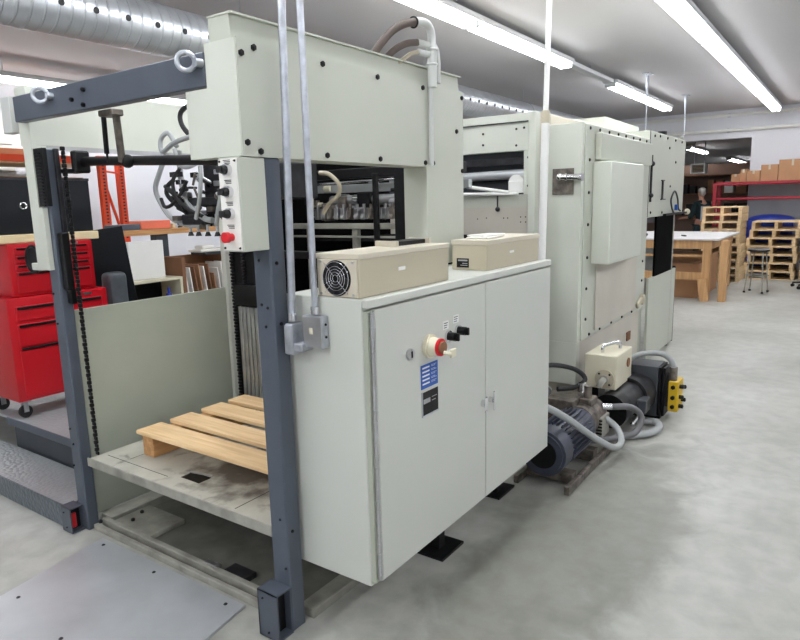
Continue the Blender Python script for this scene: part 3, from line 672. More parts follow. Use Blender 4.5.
def label_rows(name, x0, x1, z0, z1, m, rows, rm):
    lb = E.p(name, B(x0, x1, 1.3150, 1.3182, z0, z1, b=0.001), m, d1)
    r_ = MB(); hgt = (z1-z0)/(rows+1)
    for k in range(rows):
        z = z1-hgt*(k+0.75)
        r_.box(x0+0.008, x0+(x1-x0)*0.48, 1.3142, 1.3151, z-hgt*0.22, z+hgt*0.16)
        for j in range(2):
            r_.box(x0+(x1-x0)*0.58, x0+(x1-x0)*(0.82 if (k+j) % 2 else 0.9), 1.3142, 1.3151, z+hgt*(0.1-0.3*j), z+hgt*(0.16-0.3*j))
    E.p('lettering', r_, rm, d1)
label_rows('blue_label', 2.0, 2.122, 0.936, 1.032, 'bluelbl', 5, 'white')
label_rows('rating_plate', 2.005, 2.122, 0.826, 0.922, 'black', 1, 'steel')
E.p('plate_rim', MB().box(2.003, 2.124, 1.3145, 1.3180, 0.823, 0.829).box(2.003, 2.009, 1.3145, 1.3180, 0.823, 0.925), 'galv', d1)
E.p('mounting_foot', MB().box(2.34, 2.54, 1.44, 1.58, 0.0, 0.012).box(2.41, 2.46, 1.50, 1.55, 0.012, 0.262), 'black')
E.p('mounting_foot', MB().box(3.05, 3.25, 1.50, 1.60, 0.0, 0.012).box(3.1, 3.16, 1.54, 1.60, 0.012, 0.262), 'black')

# boxes on the cabinet
Z0 = 1.3305
t = T('fan_box', 'beige metal box with a round black fan on its end, on top of the cabinet', 'cooling box', (2.0, 1.45, Z0))
bx = MB(); bx.box(1.700, 2.292, 1.362, 1.552, Z0, 1.470, b=0.002)
t.p('body', bx, 'tan'); t.p('lid', B(1.697, 2.295, 1.358, 1.556, 1.464, 1.483, b=0.002), 'tanlt')
t.p('fan_plate', B(1.694, 1.70, 1.368, 1.546, Z0+0.003, 1.462, b=0.001), 'tanlt')
t.p('fan_hole', MB().cyl((1.694, 1.457, 1.398), (1.6915, 1.457, 1.398), 0.063, 32), 'black')
bl = MB()
for k in range(7):
    a = k*2*PI/7; bl.box(1.6895, 1.6915, 1.457-0.011, 1.457+0.011, 1.398+0.014, 1.398+0.058)
    vs = bl.bm.verts[-8:]; bmesh.ops.rotate(bl.bm, cent=(1.69, 1.457, 1.398), matrix=Matrix.Rotation(a, 3, 'X'), verts=vs)
t.p('fan_blade', bl, 'dark')
gr = MB()
for r_ in (0.012, 0.022, 0.032, 0.042, 0.058): gr.torus((1.686, 1.457, 1.398), (1, 0, 0), r_, 0.0012, 36, 6)
for k in range(4):
    a = PI/4+k*PI/2; c, s_ = math.cos(a), math.sin(a)
    gr.cyl((1.687, 1.457+c*0.01, 1.398+s_*0.01), (1.688, 1.457+c*0.075, 1.398+s_*0.075), 0.0015, 6)
t.p('fan_grille', gr, 'chrome')
bolts(t, [(1.694, 1.457+a*0.072, 1.398+b*0.056) for a in (-1, 1) for b in (-1, 1)], (-1, 0, 0), r=0.005, h=0.003, name='screw', m='steel')
t.p('white_label', B(1.93, 1.975, 1.360, 1.3622, 1.405, 1.418), 'white')
t.p('lid_tray', MB().box(2.05, 2.27, 1.46, 1.53, 1.483, 1.50, b=0.001), 'black')
for q in (2.035, 2.27): t.p('tray_bracket', B(q, q+0.015, 1.44, 1.545, 1.483, 1.505, b=0.001), 'tanlt')
t = T('terminal_box', 'plain beige metal box with a paper lying on its lid, right of the fan box', 'box', (2.9, 1.45, Z0))
t.p('body', B(2.662, 3.26, 1.375, 1.56, Z0, 1.452, b=0.002), 'tan'); t.p('lid', B(2.658, 3.264, 1.371, 1.563, 1.448, 1.471, b=0.002), 'tanlt')
t.p('nameplate', B(2.6605, 2.663, 1.47, 1.535, 1.342, 1.385), 'black')
t.p('nameplate_text', MB().box(2.6600, 2.6608, 1.477, 1.528, 1.372, 1.379).box(2.6600, 2.6608, 1.477, 1.505, 1.36, 1.363).box(2.6600, 2.6608, 1.477, 1.515, 1.351, 1.354), 'steel')
t.p('white_label', B(2.90, 2.95, 1.3738, 1.3752, 1.395, 1.406), 'white')
pm = MB(); pm.box(2.74, 2.98, 1.43, 1.54, 1.472, 1.480, b=0.003, rot=Rz(0.12)); pm.box(2.78, 2.98, 1.44, 1.54, 1.4805, 1.488, b=0.003, rot=Rz(-0.1))
one('paper_booklet', pm, 'paper', 'folded white paper lying on the lid of the plain beige box', 'paper', (2.86, 1.48, 1.4715))

# conduits with junction boxes on the cabinet's end
def conduit(top, bot, r, label, boxf, g=None):
    t = T('conduit', label, 'conduit', (bot[0], bot[1], bot[2]-0.1), g)
    t.p('pipe', MB().cyl(bot, top, r, 16), 'galv')
    t.p('connector', MB().cyl((bot[0], bot[1], bot[2]-0.002), (bot[0]+(top[0]-bot[0])*0.01, bot[1], bot[2]+0.025), r*1.4, 12), 'chrome')
    boxf(t)
def boxA(t):
    t.p('junction_box', B(1.615, 1.684, 1.610, 1.648, 1.12, 1.235, b=0.009, seg=3).box(1.62, 1.684, 1.57, 1.612, 1.135, 1.165, b=0.004), 'galv')
    t.p('box_cover', B(1.611, 1.616, 1.612, 1.646, 1.125, 1.23, b=0.002), 'galv')
def boxB(t):
    t.p('junction_box', B(1.648, 1.684, 1.495, 1.585, 1.15, 1.265, b=0.003), 'galv')
    t.p('box_cover', B(1.644, 1.649, 1.497, 1.583, 1.152, 1.263, b=0.001), 'steel')
    bolts(t, [(1.667, 1.495, 1.235), (1.667, 1.495, 1.19)], (0, -1, 0), r=0.005, h=0.002, name='knockout')
    t.p('sticker', B(1.6432, 1.6442, 1.535, 1.552, 1.20, 1.222), 'cream')
conduit((1.70, 1.625, 3.44), (1.642, 1.63, 1.245), 0.0135, 'galvanised conduit into the rounded box, left of the pair', boxA)
conduit((1.68, 1.555, 3.44), (1.666, 1.54, 1.272), 0.0115, 'galvanised conduit into the square box, right of the pair', boxB)
t = T('support_pole', 'white painted pipe from floor to ceiling behind the cabinet right end', 'pipe', (4.20, 1.75, 0))
t.p('upper_pipe', MB().cyl((4.235, 1.75, 2.17), (4.29, 1.75, H), 0.018, 16), 'white')
t.p('lower_pipe', MB().cyl((4.16, 1.75, 0.0), (4.235, 1.75, 2.17), 0.027, 18), 'white')
t.p('coupling', MB().cyl((4.233, 1.75, 2.15), (4.236, 1.75, 2.23), 0.028, 16), 'tan')

# ------------------------------------------------------------------ pallet on the platform
t = T('wooden_pallet', 'new pine pallet lying on the feeder platform between the columns', 'pallet', (2.1, 2.4, 0.412))
for a, b in ((1.768, 1.916), (1.966, 2.106), (2.168, 2.313), (2.358, 2.487)):
    t.p('deck_board', B(a, b, 1.875, 2.90, 0.529, 0.55, b=0.003), 'pine')
for y in (2.80, 1.88):
    t.p('stringer', B(1.79, 2.47, y, y+0.085, 0.413, 0.528, b=0.003), 'pinex')

# steel plate on the floor
pl = MB(); dx, dy = Vector((-0.985, -0.172)), Vector((0.012, -1.043))
a = Vector((1.588, 3.0)); L_ = 1.5
pts = [a, a+dy, a+dy+dx*L_+Vector((0, 0.02)), a+dx*L_]
pl.prism([(p.x, p.y) for p in pts], 'Z', 0.002, 0.012)
t = T('steel_plate', 'large bare steel sheet lying on the floor before the platform', 'metal plate', (1.0, 2.4, 0))
t.p('sheet', pl, 'plate')
bolts(t, [(1.55, 2.93, 0.012), (1.56, 2.03, 0.012), (1.54, 2.5, 0.012), (1.1, 2.83, 0.012), (1.06, 2.4, 0.012)], (0, 0, 1), r=0.009, h=0.002, name='screw', m='dark')

# steps behind the left column
t = T('operator_step', 'low grey step with checkered metal front beside the left column', 'step', (1.7, 4.2, 0))
t.p('top_plate', B(1.555, 1.84, 3.28, 5.4, 0.122, 0.13, b=0.001), 'treadtop')
t.p('front_plate', B(1.548, 1.556, 3.28, 5.4, 0.004, 0.13, b=0.001), 'tread')
t.p('support', B(1.60, 1.80, 5.2, 5.3, 0.0, 0.122).box(1.60, 1.80, 3.5, 3.6, 0.0, 0.122), 'bgd')
t = T('operator_platform', 'raised grey metal platform under the red tool chest', 'platform', (2.4, 4.6, 0))
t.p('top_plate', B(1.84, 3.3, 3.40, 6.0, 0.305, 0.32, b=0.002), 'treadtop')
t.p('front_edge', B(1.832, 1.842, 3.40, 4.5, 0.27, 0.32, b=0.002), 'bg')
t.p('riser', B(1.855, 1.865, 3.40, 4.45, 0.005, 0.305), 'bgd')
t.p('leg', B(2.0, 2.06, 5.8, 5.86, 0, 0.305), 'bgd'); t.p('leg', B(3.2, 3.26, 5.8, 5.86, 0, 0.305), 'bgd'); t.p('leg', B(3.2, 3.26, 3.5, 3.56, 0, 0.305), 'bgd')

# ------------------------------------------------------------------ tool chest
t = T('tool_chest', 'red rolling tool chest with black-handled drawers on the raised platform', 'tool chest', (2.2, 4.6, 0.32))
low = t.p('lower_cabinet', B(1.845, 2.515, 4.31, 4.75, 0.44, 1.115, b=0.01, seg=2), 'red')
up = t.p('upper_chest', B(1.905, 2.462, 4.34, 4.72, 1.118, 1.455, b=0.012, seg=2), 'red')
def drawer(parent, x0, x1, z0, z1, yf, name='drawer'):
    dd = t.p(name, B(x0, x1, yf-0.008, yf+0.006, z0, z1, b=0.003), 'red', parent)
    return dd
for z0, z1 in ((1.385, 1.43), (1.33, 1.375), (1.285, 1.32)):
    for x0, x1 in ((1.94, 2.16), (2.20, 2.43)):
        t.p('drawer', B(x0, x1, 4.332, 4.345, z0, z1, b=0.003), 'red', up)
        t.p('drawer_pull', B(x0+0.015, x1-0.015, 4.326, 4.334, z1-0.016, z1-0.004, b=0.002), 'black', up)
t.p('drawer', B(1.94, 2.43, 4.332, 4.345, 1.14, 1.275, b=0.003), 'red', up); t.p('drawer_pull', B(1.95, 2.42, 4.326, 4.334, 1.255, 1.27, b=0.002), 'black', up)
for z0, z1 in ((0.965, 1.06), (0.80, 0.945)):
    t.p('drawer', B(1.89, 2.47, 4.302, 4.315, z0, z1, b=0.003), 'red', low); t.p('drawer_pull', B(1.90, 2.46, 4.294, 4.304, z1-0.02, z1-0.003, b=0.002), 'black', low)
t.p('door', B(1.89, 2.47, 4.302, 4.315, 0.46, 0.775, b=0.003), 'red', low); t.p('door_pull', B(1.90, 2.46, 4.296, 4.304, 0.778, 0.792, b=0.002), 'black', low)
t.p('logo_plate', B(2.30, 2.36, 4.338, 4.342, 1.432, 1.448), 'steel', up); t.p('logo_plate', B(2.34, 2.40, 4.306, 4.311, 1.08, 1.098), 'steel', low)
for x in (1.90, 2.46):
    for y in (4.37, 4.69):
        w_ = MB(); w_.cyl((x, y-0.012, 0.362), (x, y+0.012, 0.362), 0.041, 20)
        cs = t.p('caster', MB().box(x-0.03, x+0.03, y-0.025, y+0.025, 0.425, 0.44).box(x-0.015, x+0.015, y-0.02, y-0.014, 0.36, 0.428).box(x-0.015, x+0.015, y+0.014, y+0.02, 0.36, 0.428), 'steel')
        t.p('wheel', w_, 'rub', cs)
one('wood_plank', B(1.5, 2.53, 4.36, 4.60, 1.456, 1.51, b=0.005), 'ply', 'pale wooden plank lying on top of the red tool chest', 'plank', (2.1, 4.48, 1.456))
t = T('black_screen', 'wide flat black panel with a round port standing on the plank over the tool chest', 'black panel', (2.0, 4.45, 1.5105))
t.p('panel', B(1.5, 2.53, 4.42, 4.47, 1.511, 1.872, b=0.004), 'screen')
rm = MB(); rm.box(1.5, 2.53, 4.414, 4.419, 1.855, 1.872)
t.p('top_rim', rm, 'dark')
t.p('round_port', MB().torus((2.07, 4.415, 1.69), (0, 1, 0), 0.02, 0.006, 24, 8), 'chrome'); t.p('port_hole', MB().cyl((2.07, 4.42, 1.69), (2.07, 4.414, 1.69), 0.018, 20), 'black')

t = MB(); t.box(2.70, 3.02, 4.62, 4.65, 0.335, 1.51, b=0.004)
o = one('leaning_board', t, 'screen', 'tall black board leaning right of the red tool chest', 'board', (2.76, 4.6, 0.322)); o.rotation_euler = (-0.03, -0.10, 0)
t = MB(); t.box(2.60, 2.75, 4.40, 4.54, 0.322, 1.20, b=0.05, seg=4)
one('grey_bag', t, 'greybag', 'dark grey vinyl bag standing between tool chest and black board', 'bag', (2.74, 4.5, 0.322))

# ------------------------------------------------------------------ workbench and things by the left wall
t = T('workbench', 'tall workbench with butcher-block top and dark steel legs behind the press', 'workbench', (4.8, 6.3, 0))
t.p('top', B(3.55, 6.6, 6.0, 6.8, 1.385, 1.442, b=0.004), 'bench')
for x in (3.62, 4.14, 6.4):
    t.p('leg', B(x, x+0.15, 6.05, 6.15, 0, 1.384, b=0.004), 'bgd')
t.p('shelf', B(3.7, 6.5, 6.2, 6.75, 0.55, 0.58), 'bgd')
t = MB(); t.box(4.0, 4.36, 6.08, 6.30, 1.443, 1.53, b=0.006); o = one('orange_case', t, 'case', 'orange box lying on the workbench top', 'box', (4.16, 6.2, 1.443))
one('grey_tool_tray', B(3.72, 3.98, 6.06, 6.3, 1.443, 1.50, b=0.004), 'bg', 'low blue-grey tray left of the orange box on the workbench', 'tray', (3.85, 6.2, 1.443))
one('yellow_lumber', B(4.40, 4.86, 6.10, 6.30, 1.443, 1.49, b=0.004), 'ply', 'pale yellow wood block right of the orange box on the workbench', 'wood block', (4.6, 6.2, 1.443))
for k, (x, lb) in enumerate(((4.74, 'yellow tape roll on the workbench, left one'), (4.84, 'yellow tape roll on the workbench, right one'))):
    one('tape_roll', MB().torus((x, 6.06, 1.482), (0, 1, 0), 0.026, 0.012, 20, 8), 'yellow', lb, 'tape', (x, 6.06, 1.443))
one('blue_grey_box', B(4.89, 5.3, 6.1, 6.5, 1.443, 1.62, b=0.005), 'bg', 'blue-grey box at the right on the workbench', 'box', (5.1, 6.3, 1.443))
t = T('shelf_unit', 'low cream shelf unit with black interior in front of the workbench', 'shelf', (3.8, 5.75, 0))
t.p('frame', MB().box(3.5, 4.10, 5.6, 5.95, 0.94, 0.965).box(3.5, 3.53, 5.6, 5.95, 0, 0.94).box(4.07, 4.10, 5.6, 5.95, 0, 0.94).box(3.53, 4.07, 5.6, 5.95, 0.45, 0.475), 'cream')
t.p('back', B(3.53, 4.07, 5.93, 5.95, 0, 0.94), 'screen')
one('blue_bottle', MB().cyl((3.98, 5.68, 0.476), (3.98, 5.68, 0.80), 0.03, 16).cyl((3.98, 5.68, 0.80), (3.98, 5.68, 0.86), 0.014, 12), 'blue', 'blue bottle standing in the cream shelf unit', 'bottle', (3.98, 5.68, 0.476))
one('small_carton', B(3.66, 3.80, 5.66, 5.8, 0.476, 0.60), 'card', 'small brown carton in the cream shelf unit', 'box', (3.7, 5.7, 0.476))
one('white_panel', B(3.60, 3.99, 5.72, 5.80, 0.966, 1.34, b=0.004), 'white', 'white square panel standing on the cream shelf unit', 'panel', (3.8, 5.75, 0.966))
t = T('sheet_rack', 'open wooden rack holding upright cardboard sheets under the workbench', 'rack', (4.6, 6.0, 0))
t.p('frame', MB().box(4.12, 4.16, 5.62, 5.98, 0, 1.15).box(5.0, 5.04, 5.62, 5.98, 0, 1.15).box(4.12, 5.04, 5.94, 5.98, 0, 1.15).box(4.12, 5.04, 5.62, 5.98, 0.3, 0.33), 'card2')
random.seed(5)
for k in range(11):
    x = 4.26+k*0.06
    m_ = ('card', 'card2', 'paper')[(k*2) % 3] if k % 4 else 'paper'
    mb = MB(); mb.box(x-0.007, x+0.007, 5.66, 5.92, 0.335, 0.335+0.62+random.uniform(0, .12))
    o = one('cardboard_sheet', mb, m_, '%s sheet standing in the wooden rack under the workbench, %s from the left' % ({'card': 'light brown', 'card2': 'dark brown', 'paper': 'white'}[m_], ['first', 'second', 'third', 'fourth', 'fifth', 'sixth', 'seventh', 'eighth', 'ninth', 'tenth', 'eleventh'][k]), 'sheet', (x, 5.8, 0.335), 'boards standing in the wooden rack')
    o.rotation_euler = (0, -0.12, 0)
t = MB(); t.box(4.45, 4.95, 5.65, 5.9, 1.152, 1.18, b=0.004); one('dark_tray', t, 'bgd', 'flat dark tray on top of the wooden sheet rack', 'tray', (4.7, 5.8, 1.152))
t = MB(); t.box(4.40, 4.85, 5.66, 5.88, 1.181, 1.21, b=0.008); t.box(4.46, 4.62, 5.70, 5.85, 1.21, 1.25, b=0.01); one('plastic_packet', t, 'paper', 'white plastic packet on the dark tray under the workbench', 'packet', (4.6, 5.8, 1.181))
# orange pallet rack
t = T('pallet_rack', 'orange pallet rack with perforated uprights against the left wall', 'rack', (4.8, 8.6, 0))
for x, y in ((5.02, 8.5), (5.36, 8.62)):
    u = t.p('upright', B(x, x+0.10, y-0.04, y+0.04, 0, 2.38, b=0.004), 'orange')
    hb = MB()
    for k in range(24): hb.box(x+0.035, x+0.065, y-0.0425, y-0.04, 1.25+k*0.045, 1.27+k*0.045)
    t.p('upright_hole', hb, 'dark', u)
t.p('brace', MB().cyl((5.1, 8.5, 2.0), (5.38, 8.6, 1.2), 0.02, 8).cyl((5.1, 8.5, 2.18), (5.38, 8.6, 2.16), 0.015, 8), 'orange')
t.p('beam', B(3.0, 5.02, 8.46, 8.54, 2.27, 2.35), 'orange')
t.p('shelf_board', B(3.0, 5.02, 8.5, 9.3, 2.25, 2.268), 'pallet')
for x, w_, h_, lb in ((3.05, 0.55, 0.30, 'brown carton on the orange rack, leftmost'), (3.75, 0.45, 0.16, 'low brown carton on the orange rack, middle'), (4.4, 0.5, 0.1, 'flat brown carton on the orange rack, rightmost')):
    one('carton', B(x, x+w_, 8.56, 9.0, 2.269, 2.269+h_, b=0.004), 'card', lb, 'carton', (x, 8.6, 2.269))
t = MB(); t.box(2.5, 4.95, 8.75, 9.2, 1.3, 2.1, b=0.01); o = one('stacked_sheets', t, 'card', 'large brown cardboard bundle under the beam of the orange rack', 'cardboard', (3.7, 8.9, 0))
S_ = T('rack_crate', 'grey crate under the cardboard bundle by the left wall', 'crate', (3.7, 8.9, 0)); S_.p('body', B(2.6, 4.9, 8.76, 9.2, 0.0, 1.298, b=0.01), 'wallgrey')

# ------------------------------------------------------------------ pumps beside the cabinet
t = T('vacuum_pump', 'dark blue electric motor driving an oily pump right behind the cabinet', 'pump', (3.6, 1.36, 0))
mo = MB(); mo.cyl((3.36, 1.36, 0.21), (3.90, 1.36, 0.21), 0.115, 32)
mot = t.p('motor', mo, 'navy')
fn = MB()
for k in range(26):
    a = 2*PI*k/26; c = Vector((3.66, 1.36+math.cos(a)*0.125, 0.21+math.sin(a)*0.125))
    fn.box(c.x-0.16, c.x+0.16, c.y-0.012, c.y+0.012, c.z-0.003, c.z+0.003, rot=Rx(a))
t.p('cooling_fin', fn, 'navy', mot)
cp = MB(); cp.cyl((3.33, 1.36, 0.21), (3.45, 1.36, 0.21), 0.137, 36); cp.cyl((3.318, 1.36, 0.21), (3.33, 1.36, 0.21), 0.12, 36)
t.p('fan_cover', cp, 'navy', mot)
t.p('fan_grille', MB().cyl((3.312, 1.36, 0.21), (3.319, 1.36, 0.21), 0.085, 30), 'black', mot)
bp_ = MB(); bp_.box(3.30, 4.25, 1.19, 1.22, 0.0, 0.05, b=0.003); bp_.box(3.30, 4.25, 1.50, 1.53, 0.0, 0.05, b=0.003); bp_.box(3.42, 3.5, 1.22, 1.50, 0.02, 0.075); bp_.box(3.8, 3.88, 1.22, 1.50, 0.02, 0.09)
t.p('base_frame', bp_, 'oily')
pb = MB(); pb.cyl((3.90, 1.36, 0.22), (4.16, 1.36, 0.22), 0.11, 28); pb.box(3.86, 4.10, 1.38, 1.60, 0.20, 0.37, b=0.02, seg=2); pb.box(3.98, 4.12, 1.30, 1.44, 0.30, 0.36, b=0.02, seg=2)
for k in range(8):
    a = 2*PI*k/8; pb.cyl((3.895, 1.36+math.cos(a)*0.09, 0.22+math.sin(a)*0.09), (3.88, 1.36+math.cos(a)*0.09, 0.22+math.sin(a)*0.09), 0.012, 6)
pb.cyl((4.03, 1.34, 0.34), (4.03, 1.34, 0.44), 0.024, 14)
t.p('pump_body', pb, 'oily')
t.p('brass_fitting', MB().cyl((4.03, 1.38, 0.36), (4.03, 1.38, 0.40), 0.034, 6).cyl((4.03, 1.38, 0.40), (4.03, 1.38, 0.455), 0.026, 12), 'chrome')
t.p('hose_fitting', MB().cyl((4.1, 1.27, 0.29), (4.14, 1.22, 0.285), 0.022, 12), 'chrome')
t.p('ribbed_housing', MB().box(4.0, 4.16, 1.235, 1.27, 0.10, 0.24, b=0.004), 'grime')
rb = MB()
for k in range(6): rb.box(3.995, 4.0, 1.232, 1.272, 0.11+k*0.022, 0.12+k*0.022)
t.p('rib', rb, 'black')
t.p('pressure_gauge', MB().cyl((3.93, 1.585, 0.40), (3.90, 1.575, 0.40), 0.032, 22), 'steel')
t.p('grey_hose', MB().tube([(3.335, 1.46, 0.50), (3.40, 1.36, 0.46), (3.50, 1.28, 0.38), (3.62, 1.22, 0.28), (3.78, 1.17, 0.17), (3.93, 1.13, 0.09), (4.05, 1.12, 0.09), (4.12, 1.17, 0.15), (4.10, 1.25, 0.22)], 0.021, 12), 'hose')
t.p('dark_hose', MB().tube([(4.14, 1.22, 0.285), (4.24, 1.12, 0.27), (4.28, 1.06, 0.20), (4.20, 1.08, 0.11), (4.05, 1.18, 0.10), (3.85, 1.27, 0.14), (3.75, 1.4, 0.2)], 0.021, 12), 'hosedk')
t.p('black_hose', MB().tube([(3.75, 1.62, 0.58), (3.95, 1.56, 0.57), (4.10, 1.46, 0.52), (4.14, 1.40, 0.45), (4.05, 1.44, 0.41), (3.95, 1.52, 0.41)], 0.016, 12), 'rub')
# cream oil box
t = T('oil_box', 'cream metal pump box with round flange standing over the pumps at the press corner', 'pump box', (4.55, 1.38, 0))
t.p('box_body', B(4.42, 4.80, 1.275, 1.50, 0.315, 0.56, b=0.006), 'cream')
t.p('flange', MB().cyl((4.42, 1.355, 0.39), (4.408, 1.355, 0.39), 0.068, 28), 'tan')
bolts(t, [(4.408, 1.355+math.cos(a)*0.052, 0.39+math.sin(a)*0.052) for a in (PI/4, 3*PI/4, 5*PI/4, 7*PI/4)], (-1, 0, 0), r=0.008, h=0.004)
t.p('pipe_stub', MB().cyl((4.41, 1.355, 0.39), (4.395, 1.355, 0.39), 0.032, 14).tube([(4.40, 1.355, 0.39), (4.36, 1.365, 0.37), (4.35, 1.375, 0.345)], 0.022, 12), 'grime')
t.p('handle', MB().tube([(4.50, 1.40, 0.562), (4.50, 1.40, 0.60), (4.54, 1.38, 0.612), (4.64, 1.34, 0.612), (4.68, 1.33, 0.60), (4.68, 1.33, 0.562)], 0.013, 10, 4), 'chrome')
t.p('side_port', MB().cyl((4.70, 1.275, 0.46), (4.70, 1.268, 0.46), 0.034, 20), 'card2')
t.p('dark_mount', B(4.62, 4.78, 1.46, 1.56, 0.0, 0.315), 'black')
# gearbox with yellow end
t = T('gear_pump', 'dark grey gear motor with a yellow bolted end plate on the floor', 'gear motor', (4.9, 1.15, 0))
t.p('gear_case', B(4.87, 5.10, 1.10, 1.32, 0.02, 0.405, b=0.012, seg=2), 'bgd')
t.p('black_plate', MB().box(4.88, 5.09, 1.082, 1.098, 0.03, 0.40, b=0.003).box(4.88, 5.09, 1.05, 1.068, 0.03, 0.40, b=0.003), 'black')
t.p('spacer', B(4.92, 5.05, 1.03, 1.10, 0.10, 0.34), 'dark')
t.p('yellow_end', B(4.90, 5.07, 0.96, 1.03, 0.07, 0.30, b=0.006), 'yellow')
yb = []
for z in (0.11, 0.18, 0.26):
    yb.append((4.90, 0.995, z))
bolts(t, yb, (-1, 0, 0), r=0.016, h=0.02)
bolts(t, [(4.94, 0.96, z) for z in (0.11, 0.18, 0.26)]+[(5.02, 0.96, z) for z in (0.14, 0.24)], (0, -1, 0), r=0.016, h=0.03)
t.p('valve', MB().cyl((4.95, 1.01, 0.295), (4.95, 1.01, 0.40), 0.03, 14), 'oily')
mm_ = MB(); mm_.cyl((4.87, 1.24, 0.20), (4.70, 1.26, 0.20), 0.14, 32); mm_.cyl((4.70, 1.26, 0.20), (4.45, 1.28, 0.19), 0.115, 32)
t.p('motor', mm_, 'dark')
t.p('motor_cap', MB().cyl((4.45, 1.28, 0.19), (4.32, 1.285, 0.19), 0.12, 30), 'black')
t.p('terminal_box', B(4.55, 4.68, 1.10, 1.18, 0.13, 0.23, b=0.006), 'bgd')
t.p('bolt_rod', MB().cyl((4.45, 1.16, 0.08), (4.60, 1.12, 0.16), 0.010, 8).sph((4.45, 1.16, 0.08), 0.017), 'chrome')
t.p('foot', B(4.9, 5.08, 1.08, 1.34, 0.0, 0.02), 'black')
t.p('grey_hose', MB().tube([(4.76, 1.50, 0.32), (4.84, 1.38, 0.40), (4.92, 1.25, 0.475), (4.96, 1.12, 0.49), (4.95, 1.04, 0.46), (4.95, 1.01, 0.40)], 0.021, 12), 'hose')
one('coiled_hose', MB().tube([(4.33, 1.24, 0.027), (4.36, 1.14, 0.03), (4.47, 1.05, 0.03), (4.62, 1.02, 0.03), (4.72, 1.07, 0.03), (4.70, 1.15, 0.03), (4.66, 1.2, 0.035)], 0.026, 12), 'hose', 'loop of grey hose lying on the floor before the gear motor', 'hose', (4.5, 1.1, 0))

# ------------------------------------------------------------------ far table
t = T('work_table', 'large pale wooden table with white paper top at the far end', 'table', (12, 2.6, 0))
t.p('top', B(10.95, 13.2, 1.68, 3.55, 0.955, 0.985, b=0.004), 'top', label='white-covered table top')
t.p('apron', B(11.0, 11.05, 1.78, 3.5, 0.82, 0.954, b=0.004), 'tablewood'); t.p('apron', B(11.05, 13.1, 1.78, 1.83, 0.82, 0.954, b=0.004), 'tablewood')
t.p('stretcher', B(10.98, 11.03, 1.90, 3.5, 0.33, 0.45, b=0.004), 'tablewood')
t.p('rail', B(11.0, 11.05, 1.90, 3.5, 0.69, 0.73, b=0.003), 'tablewood')
for x in (11.0, 13.0):
    for y in (1.79, 3.38):
        t.p('leg', B(x, x+0.1, y, y+0.12, 0.0, 0.82, b=0.004), 'tablewood')
t.p('foot_brace', MB().box(10.93, 10.99, 1.80, 1.93, 0.0, 0.36, b=0.004, rot=Rx(-0.15)), 'tablewood')
one('leaning_cardboard', B(11.0, 11.16, 1.555, 1.66, 0.0, 0.95, b=0.004), 'tablewood', 'big brown board standing against the right end of the far table', 'board', (11.4, 1.6, 0))
one('carton', B(11.25, 11.8, 2.00, 2.62, 0.0, 0.56, b=0.004), 'card', 'large plain carton on the floor under the far table', 'carton', (11.7, 2.3, 0))
one('carton', B(12.1, 12.7, 1.95, 2.9, 0.0, 0.66, b=0.004), 'card', 'taller wide carton behind the large plain one under the far table', 'carton', (12.4, 2.3, 0))
one('table_tool', MB().box(11.5, 11.72, 2.3, 2.34, 0.986, 1.005, rot=Rz(0.4)), 'black', 'small black tool lying on the white table top', 'tool', (11.6, 2.3, 0.986))
one('tape_dispenser', MB().box(11.5, 11.62, 2.9, 3.0, 0.986, 1.03, b=0.01), 'black', 'small black dispenser at the left of the white table top', 'dispenser', (11.6, 2.9, 0.986))

# pallets
def make_pallet(name, label, w, l, h, loc, group, m='pallet'):
    t = T(name, label, 'pallet', (0, 0, 0), group)
    dk = MB()
    n = 6
    for k in range(n):
        x = l*k/n+0.01; dk.box(x, x+l/n-0.04, 0, w, h-0.02, h, b=0.002)
    t.p('deck', dk, m)
    bt = MB()
    for k in (0, 2.5, 5): 
        x = l*k/n+0.01; bt.box(x, x+l/n-0.04, 0, w, 0, 0.018, b=0.002)
    t.p('bottom_boards', bt, m)
    for y in (0, w/2-0.03, w-0.06): t.p('stringer', B(0, l, y, y+0.06, 0.018, h-0.02, b=0.002), m)
    t.o.location = loc
    return t.o
p1 = make_pallet('wooden_pallet', 'pallet at the bottom of the stack behind the far table', 0.68, 0.9, 0.142, (13.6, 1.71, 0), 'pallet stack behind the far table')
names = ['second', 'third', 'fourth', 'fifth', 'sixth', 'seventh', 'eighth', 'ninth', 'tenth']
for k in range(1, 10):
    lab = ('pallet %s from the bottom of the stack behind the far table' % names[k-1]) if k < 9 else 'topmost pallet of the stack behind the far table'
    copy_tree(p1, None, (13.6+random.uniform(-.02, .02), 1.715+(0.0 if k < 5 else 0.02)+random.uniform(-.012, .012), k*0.1425), label=lab)
p2 = make_pallet('wooden_pallet', 'pallet at the bottom of the stack behind the stool', 0.83, 0.95, 0.16, (14.3, 0.86, 0), 'pallet stack behind the stool')
offs = [0, 0.03, -0.02, 0.0, 0.02, -0.03, -0.06]
for k in range(1, 7):
    lab = ('pallet %s from the bottom of the stack behind the stool' % names[k-1]) if k < 6 else 'topmost pallet of the stack behind the stool'
    copy_tree(p2, None, (14.3, 0.86+offs[k], k*0.1605), label=lab)
